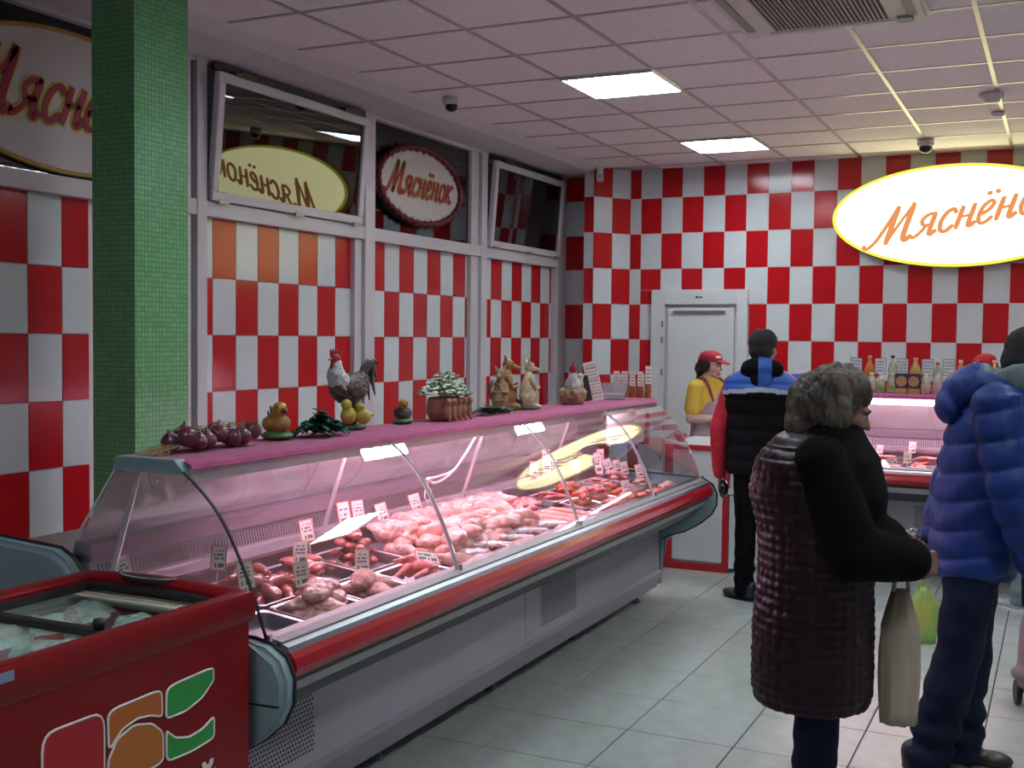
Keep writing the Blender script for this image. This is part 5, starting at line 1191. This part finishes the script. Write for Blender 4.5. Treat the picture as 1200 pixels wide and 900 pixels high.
# --- woman in the quilted coat
J = dict(sh=((-.17, 0, 1.26), (.17, 0, 1.26)), el=((-.23, .05, 1.00), (.235, .10, .98)), wr=((-.11, .27, .94), (.10, .29, .95)), hip=((-.085, 0, .80), (.085, 0, .80)), kn=((-.085, .01, .43), (.085, .01, .43)), an=((-.095, 0, .09), (.09, -.01, .09)))
tor = [(0, 0, .80, .19, .15), (0, 0, .92, .18, .145), (0, .01, 1.05, .185, .15), (0, .01, 1.18, .185, .145), (0, 0, 1.27, .17, .12), (0, 0, 1.32, .09, .08), (0, .01, 1.36, .058, .056)]
HW = (.0, .065, 1.415)
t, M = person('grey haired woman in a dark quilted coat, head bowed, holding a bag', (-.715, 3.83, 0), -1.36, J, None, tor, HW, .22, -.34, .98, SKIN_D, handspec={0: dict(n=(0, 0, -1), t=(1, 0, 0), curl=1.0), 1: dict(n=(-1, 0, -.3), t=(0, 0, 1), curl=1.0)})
trousers(t, J, mat('dark_jeans', (.008, .010, .026), .8, spec=.15, var=.2, scale=6, bump=.1, bscale=300), (.09, .075, .068), -.03)
COAT = bpy.data.materials.new('quilted_plum'); COAT.use_nodes = True; _b = COAT.node_tree.nodes['Principled BSDF']; _b.inputs['Base Color'].default_value = (.017, .005, .011, 1); _b.inputs['Roughness'].default_value = .42; _b.inputs['Specular IOR Level'].default_value = .24; _b.inputs['Sheen Weight'].default_value = .05; _b.inputs['Sheen Tint'].default_value = (.6, .3, .45, 1)
def quilt(c, n):
    if c.z > 1.30: return 0
    a = math.atan2(c.y, c.x)*.19; u = a/.033; v = c.z/.030
    return .0068*(abs(math.sin(PI*v))**.6)*(.55+.45*abs(math.sin(PI*u)))+.0035*noise.noise(V((u*1.3, v*.9, 0)))-.002
def coat(b):
    torso(b, [(0, -.01, .455, .215, .185), (0, -.01, .50, .225, .195), (0, -.01, .70, .225, .195), (0, -.005, .88, .215, .185), (0, -.01, 1.02, .208, .185), (0, -.025, 1.15, .218, .200), (0, -.025, 1.25, .212, .180), (0, -.01, 1.325, .155, .135), (0, .01, 1.36, .095, .095)])
cloth_solid(t, 'quilted_coat', COAT, lambda b: (coat(b),), .006, 3, quilt)
WOOL = mat('black_wool', (.003, .003, .0035), .9, bump=.5, bscale=120, spec=.12)
cloth_solid(t, 'shawl', WOOL, lambda b: (torso(b, [(.03, .07, 1.02, .19, .13), (.02, .06, 1.15, .215, .16), (.0, .03, 1.26, .212, .165), (0, .02, 1.33, .14, .13), (0, .03, 1.375, .10, .10)]), [limb(b, [V(J['sh'][i]), V(J['el'][i])+V((0, 0, .01)), V(J['wr'][i])+V((0, -.01, .0))], [.086, .092, .070]) for i in (0, 1)], ell(b, (.06, .17, .98), (.13, .12, .11))), .009, 4, lambda c, n: .006*noise.noise(c*9))
HAIRG = mat('grey_brown_hair', (.045, .033, .025), .6, col2=(.11, .088, .068), scale=14, stretch=(1, 1, .35), bump=.7, bscale=110)
cloth_solid(t, 'hair', HAIRG, lambda b: (ell(b, (0, .050, 1.480), (.108, .112, .092)), ell(b, (0, -.01, 1.43), (.116, .100, .11)), ell(b, (0, -.05, 1.36), (.10, .065, .085)), ell(b, (.050, .105, 1.50), (.050, .045, .045)), ell(b, (-.050, .105, 1.50), (.050, .045, .045)), ell(b, (.088, .045, 1.41), (.030, .055, .07)), ell(b, (-.088, .045, 1.41), (.030, .055, .07))), .006, 2, lambda c, n: .012*noise.noise(V((c.x*30, c.y*30, c.z*14)))+.006*noise.noise(V((c.x*80, c.y*80, c.z*30))))
R = random.Random(3); bm = bmesh.new()
for i in range(260):
    a = R.uniform(0, 2*PI); e = R.uniform(-.4, 1.3); c0 = V((0, .035, 1.46))
    if math.sin(a) > .2 and e < .75: continue
    c0 = V((0, .035, 1.46)); d = V((math.cos(a)*math.cos(e), math.sin(a)*math.cos(e), math.sin(e))); p = c0+V((d.x*.115, d.y*.122, d.z*.103))
    tube(bm, cr([p, p+V((d.x*.02, d.y*.02, -.015)), p+V((d.x*.025+R.uniform(-.01, .01), d.y*.028, -.05+.01*R.random()))], 3), .0011, 3, caps=False)
tag(finish('hair_strands', bm, HAIRG, t, recalc=False), kind='stuff')
for x, y, a in ((-.10, 0, .1), (.095, -.02, -.15)): shoe(t, (x, y, 0), a, BLACK, BLACK, .24)
# bag hanging from her hands
def bag(label, top, w_, d_, h, m, rz, seed, handle=.16):
    t = thing('shopping_bag', label, 'bag', (top[0], top[1], top[2]-h-handle), rz); R = random.Random(seed); rings = []
    for k in range(12):
        u = k/11; z = h*u; ww = w_*(.55+.45*math.sin(PI*min(1, .25+u*.6)))*(1-.55*max(0, u-.72)/.28); dd = d_*(.6+.4*math.sin(PI*min(1, .3+u*.5)))*(1-.5*max(0, u-.72)/.28)
        rings.append([V((ww/2*math.cos(2*PI*j/28), dd/2*math.sin(2*PI*j/28), z))*1 + V((math.cos(2*PI*j/28), math.sin(2*PI*j/28), 0))*(.014*noise.noise(V((3*math.cos(2*PI*j/28), 3*math.sin(2*PI*j/28)+seed, u*1.6)))) for j in range(28)])
    bm = bmesh.new(); ringloft(bm, rings); finish('bag_body', bm, m, t, True)
    bm = bmesh.new()
    for s in (-1, 1): tube(bm, cr([(-w_*.18, d_*.1*s, h-.01), (-.015, .008*s, h+handle*.8), (.0, .0, h+handle), (.015, .008*s, h+handle*.8), (w_*.18, d_*.1*s, h-.01)], 4), .005, 6)
    finish('bag_handle', bm, m, t, True); return t
bag('long beige plastic bag hanging from the hand of the woman in the quilted coat', V((at_y(1056, 700, 3.86).x, 3.86, .945)), .13, .10, .44, mat('beige_plastic_bag', (.36, .29, .22), .35, col2=(.46, .38, .30), scale=5, stretch=(3, 3, .6), bump=.5, bscale=12), .3, 3, .10)
gb = at_y(1082, 700, 5.6)
# --- man in the blue puffer jacket
J = dict(sh=((-.19, .17, 1.41), (.19, .15, 1.41)), el=((-.25, .05, 1.14), (.255, .20, 1.10)), wr=((-.12, -.03, .90), (.20, .31, .80)), hip=((-.09, .10, .87), (.09, .10, .87)), kn=((-.10, .10, .47), (.10, .05, .47)), an=((-.10, .08, .10), (.10, -.06, .10)))
tor = [(0, .10, .85, .17, .12), (0, .11, .98, .155, .115), (0, .125, 1.12, .165, .12), (0, .145, 1.29, .19, .13), (0, .165, 1.39, .18, .115), (0, .19, 1.45, .09, .08), (0, .22, 1.49, .06, .06)]
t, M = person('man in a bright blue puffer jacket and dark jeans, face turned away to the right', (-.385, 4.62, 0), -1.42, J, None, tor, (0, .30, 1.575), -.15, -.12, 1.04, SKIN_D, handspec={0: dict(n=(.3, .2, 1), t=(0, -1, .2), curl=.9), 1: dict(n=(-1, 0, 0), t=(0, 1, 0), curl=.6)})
trousers(t, J, DENIM, (.105, .088, .082), -.05, wr=.012)
PUF = mat('blue_puffer', (.004, .030, .19), .55, var=.15, scale=3, bump=.12, bscale=45, spec=.4)
def puff(c, n):
    if c.z > 1.46: return .004*noise.noise(c*14)
    return .015*abs(math.sin(PI*(c.z-.25*c.y)/.105))**.6-.010+.006*noise.noise(c*16)
cloth_solid(t, 'puffer_jacket', PUF, lambda b: (torso(b, [(0, .105, .765, .185, .145), (0, .105, .80, .20, .160), (0, .11, .95, .205, .168), (0, .125, 1.10, .205, .165), (0, .145, 1.27, .212, .162), (0, .165, 1.38, .20, .145), (0, .185, 1.45, .14, .12), (0, .205, 1.50, .10, .10)]), [limb(b, [V(J['sh'][i]), V(J['el'][i]), V(J['wr'][i])], [.092, .080, .058]) for i in (0, 1)]), .008, 3, puff)
hd = cloth_solid(t, 'hood', PUF, lambda b: (ell(b, (0, .07, 1.475), (.145, .105, .080), (.65, 0, 0)), ell(b, (.075, .15, 1.48), (.062, .10, .055)), ell(b, (-.075, .15, 1.48), (.062, .10, .055)), ell(b, (0, .0, 1.40), (.10, .05, .075))), .008, 4, lambda c, n: .010*noise.noise(c*14))
cloth_solid(t, 'hood_lining', mat('grey_fleece', (.17, .22, .22), .9, bump=.5, bscale=160), lambda b: (ell(b, (.092, .20, 1.505), (.030, .115, .052), (.45, .3, -.15)), ell(b, (-.092, .20, 1.505), (.030, .115, .052), (.45, -.3, .15)), ell(b, (0, .115, 1.53), (.105, .045, .035))), .007, 4, lambda c, n: .006*noise.noise(c*18))
cloth_solid(t, 'hair', mat('short_dark_hair', (.012, .011, .012), .8, bump=.6, bscale=260), lambda b: (ell(b, (0, .29, 1.622), (.087, .106, .085), (-.12, 0, -.15)), ell(b, (0, .245, 1.575), (.078, .07, .072))), .007, 3, lambda c, n: .003*noise.noise(c*70))
shoe(t, (-.10, .06, 0), -.1, mat('shoe_brown_dark', (.03, .022, .02), .4), mat('sole_tan', (.20, .14, .10), .6), .29); shoe(t, (.10, -.09, 0), -.05, mat('shoe_brown_dark', (.03, .022, .02), .4), mat('sole_tan', (.20, .14, .10), .6), .29)
pw = Matrix.Translation((-.385, 4.62, 0)) @ Matrix.Rotation(-1.42, 4, 'Z') @ V((-.12, -.11, .86))
t = thing('film_packet', 'small shiny clear packet held behind the man in the blue jacket', 'packet', pw, .2); t.rotation_euler = (.5, .6, .2)
link('packet_body', ms(solid(lambda b: (ell(b, (0, 0, .02), (.045, .015, .04)), ell(b, (.015, 0, -.05), (.04, .014, .035))), .005, 1, lambda c, n: nz(c, 60, .006)), mat('shiny_film', (.75, .80, .80), .1, metal=.8, bump=.8, bscale=40), 'packet'), t)
# --- shop assistant behind the corner cabinet
J = dict(sh=((-.155, 0, 1.26), (.155, 0, 1.26)), el=((-.20, .02, 1.02), (.205, -.01, 1.02)), wr=((-.06, .22, 1.04), (.10, .22, 1.03)), hip=((-.085, 0, .80), (.085, 0, .80)), kn=((-.085, .01, .43), (.085, .01, .43)), an=((-.09, 0, .09), (.09, 0, .09)))
tor = [(0, 0, .78, .165, .125), (0, 0, .92, .14, .105), (0, .01, 1.05, .145, .115), (0, .015, 1.18, .16, .13), (0, 0, 1.26, .15, .105), (0, 0, 1.31, .08, .07), (0, 0, 1.345, .052, .052)]
HS = (0, .02, 1.435)
def seller(label, loc, rz, yaw):
    t, M = person(label, loc, rz, J, None, tor, HS, yaw, -.1, .94, mat('skin_pale', (.58, .36, .30), .5, var=.06, scale=20), handspec={0: dict(n=(0, 0, -1), t=(1, 0, 0), curl=.7), 1: dict(n=(0, 0, -1), t=(-1, 0, 0), curl=.7)}, vox=.006)
    trousers(t, J, BLKCL, (.085, .068, .058), -.03)
    cloth_solid(t, 'polo_shirt', mat('yellow_polo', (.66, .42, .05), .75, bump=.15, bscale=250), lambda b: (torso(b, [(0, 0, .80, .175, .135), (0, 0, .92, .152, .118), (0, .01, 1.05, .157, .128), (0, .015, 1.18, .172, .142), (0, 0, 1.26, .160, .118), (0, 0, 1.315, .088, .080), (0, 0, 1.34, .07, .068)]), [limb(b, [V(J['sh'][i]), V(J['sh'][i]).lerp(V(J['el'][i]), .68)], [.070, .066]) for i in (0, 1)]), .007, 3, lambda c, n: .003*noise.noise(c*20))
    cloth_solid(t, 'collar', MATS['yellow_polo'], lambda b: [cap(b, (.05*math.sin(a), .008+.045*math.cos(a), 1.335), (.05*math.sin(a+.5), .008+.045*math.cos(a+.5), 1.335), .016, .016) for a in [k*.5 for k in range(13)]], .006, 2)
    AP = mat('mauve_apron', (.36, .24, .30), .7, col2=(.50, .42, .42), scale=4)
    cloth_solid(t, 'apron', AP, lambda b: (torso(b, [(0, .008, .55, .185, .145), (0, .008, .80, .186, .146), (0, .008, .92, .163, .126), (0, .020, 1.05, .160, .134), (0, .032, 1.15, .150, .142), (0, .036, 1.22, .115, .115)]),), .007, 3, lambda c, n: .003*noise.noise(c*12))
    bm = bmesh.new()
    for sx in (-1, 1): tube(bm, cr([(.10*sx, .125, 1.16), (.115*sx, .10, 1.26), (.10*sx, .03, 1.335), (.105*sx, -.06, 1.31), (.10*sx, -.125, 1.18), (.08*sx, -.135, 1.0)], 4), .011, 6)
    finish('apron_strap', bm, mat('strap_plum', (.20, .05, .08), .6), t, True)
    Mt = Matrix.Translation(V(HS)) @ Matrix.Rotation(yaw, 4, 'Z') @ Matrix.Rotation(-.1, 4, 'X')
    def tr(me): me.transform(Mt); return me
    HB = mat('black_hair', (.015, .011, .010), .5, bump=.6, bscale=120)
    link('hair', ms(tr(solid(lambda b: (ell(b, (0, -.03, .012), (.080, .082, .078)), ell(b, (0, -.095, -.03), (.052, .042, .055)), ell(b, (.072, -.008, .002), (.022, .044, .052)), ell(b, (-.072, -.008, .002), (.022, .044, .052)), ell(b, (.05, -.06, -.05), (.03, .035, .04)), ell(b, (-.05, -.06, -.05), (.03, .035, .04)), cap(b, (0, -.10, -.04), (0, -.11, -.14), .03, .012)), .006, 2, lambda c, n: .007*noise.noise(c*55))), HB, 'hair'), t)
    cp = link('cap', ms(tr(solid(lambda b: (ell(b, (0, -.008, .062), (.083, .096, .060)), ell(b, (0, -.02, .045), (.084, .095, .03))), .006, 4)), mat('red_cap', (.46, .012, .03), .7, bump=.1, bscale=200), 'cap'), t)
    link('cap_peak', ms(tr(solid(lambda b: (ell(b, (0, .105, .040), (.062, .062, .009), (-.22, 0, 0)),), .0045, 2)), MATS['red_cap'], 'cap_peak'), cp)
    link('cap_badge', ms(tr(solid(lambda b: (ell(b, (.028, .077, .075), (.030, .010, .012), (.5, 0, -.35)),), .004, 2)), CARD, 'cap_badge'), cp)
    for x in (-.09, .09): shoe(t, (x, 0, 0), 0, BLACK, BLACK, .24)
    return t
seller('smiling shop assistant in a red cap, yellow polo and mauve apron behind the corner cabinet', (-2.53, 8.86, 0), -1.95, .1)
seller('shop assistant, red cap and yellow polo, hidden behind the man in the blue jacket', (-.53, 9.50, 0), 2.7, 0)
# --- customer in the red coat at the right edge
J = dict(sh=((-.17, 0, 1.32), (.17, 0, 1.32)), el=((-.24, .03, 1.05), (.24, .03, 1.05)), wr=((-.20, .20, .95), (.20, .18, .92)), hip=((-.085, 0, .84), (.085, 0, .84)), kn=((-.085, .01, .45), (.085, .01, .45)), an=((-.10, .05, .09), (.09, -.05, .09)))
tor = [(0, 0, .82, .17, .13), (0, 0, .95, .15, .115), (0, .01, 1.1, .155, .12), (0, .01, 1.25, .175, .13), (0, 0, 1.33, .16, .11), (0, 0, 1.38, .085, .075), (0, 0, 1.41, .055, .055)]
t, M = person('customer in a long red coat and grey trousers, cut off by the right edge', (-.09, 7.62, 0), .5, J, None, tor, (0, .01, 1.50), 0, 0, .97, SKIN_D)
trousers(t, J, mat('grey_blue_trousers', (.16, .22, .25), .7, var=.1), (.088, .07, .06), -.02)
cloth_solid(t, 'red_coat', mat('red_coat', (.34, .008, .018), .7, bump=.2, bscale=120), lambda b: (torso(b, [(0, 0, .66, .225, .18), (0, 0, .80, .215, .17), (0, 0, 1.0, .19, .15), (0, .0, 1.2, .205, .155), (0, 0, 1.32, .195, .135), (0, 0, 1.40, .10, .09)]), [limb(b, [V(J['sh'][i]), V(J['el'][i]), V(J['wr'][i])], [.078, .065, .050]) for i in (0, 1)]), .009, 4, lambda c, n: .005*noise.noise(c*12))
cloth_solid(t, 'hair', mat('brown_hair', (.05, .03, .02), .7, bump=.6, bscale=100), lambda b: (ell(b, (0, -.005, 1.54), (.09, .105, .085)), ell(b, (0, -.05, 1.46), (.085, .06, .10))), .007, 3, lambda c, n: .004*noise.noise(c*40))
shoe(t, (-.11, .05, 0), .3, mat('shoe_pale_blue', (.38, .44, .48), .45), CARD, .25); shoe(t, (.095, -.07, 0), -.1, mat('shoe_pale_blue', (.38, .44, .48), .45), CARD, .25)
hq = Matrix.Translation((-.09, 7.62, 0)) @ Matrix.Rotation(.5, 4, 'Z') @ V((-.20, .27, .90))
bag('white plastic bag carried at the side of the customer in the red coat', (hq.x, hq.y, .97), .13, .09, .24, mat('white_plastic_bag', (.66, .62, .68), .4, bump=.4, bscale=14), .2, 8, .10)
gp = at_z(1081, 752, 0)
bag('green and yellow plastic bag standing on the floor beyond the beige bag', (gp.x, gp.y, .345), .16, .12, .30, mat('green_plastic_bag', (.42, .44, .10), .4, col2=(.16, .40, .10), scale=7, bump=.4, bscale=14), .2, 5, .045)
# --- wheeled shopping trolley at the right edge of the picture
q = at_z(1203, 830, .0)
t = thing('shopping_trolley', 'dusky pink wheeled shopping trolley cut off by the right edge', 'trolley', (q.x+.10, q.y, 0), .2)
link('trolley_bag', ms(solid(lambda b: (loft(b, [((0, 0, .10), .14, .10), ((0, 0, .16), .15, .11), ((0, 0, .38), .14, .10), ((0, 0, .44), .12, .08)]), ell(b, (-.13, -.03, .17), (.05, .05, .035))), .009, 4), mat('dusky_pink_cloth', (.30, .22, .24), .8, bump=.2, bscale=100), 'trolley_bag'), t)
link('trolley_lid', ms(solid(lambda b: (loft(b, [((0, 0, .46), .135, .10), ((0, 0, .60), .14, .105), ((0, 0, .64), .12, .08)]),), .009, 4), BLKCL, 'trolley_lid'), t)
bm = bmesh.new(); tube(bm, [(-.10, .09, .05), (-.10, .10, .95), (.10, .10, .95), (.10, .09, .05)], .009, 8); finish('trolley_frame', bm, STEEL, t)
for x in (-.13, .13):
    bm = bmesh.new(); lathe(bm, [(0, -.012), (.055, -.012), (.06, 0), (.055, .012), (0, .012)], 20, T=lambda v: V((v.z+x, v.x+.06, v.y+.06))); finish('wheel', bm, BLACK, t)
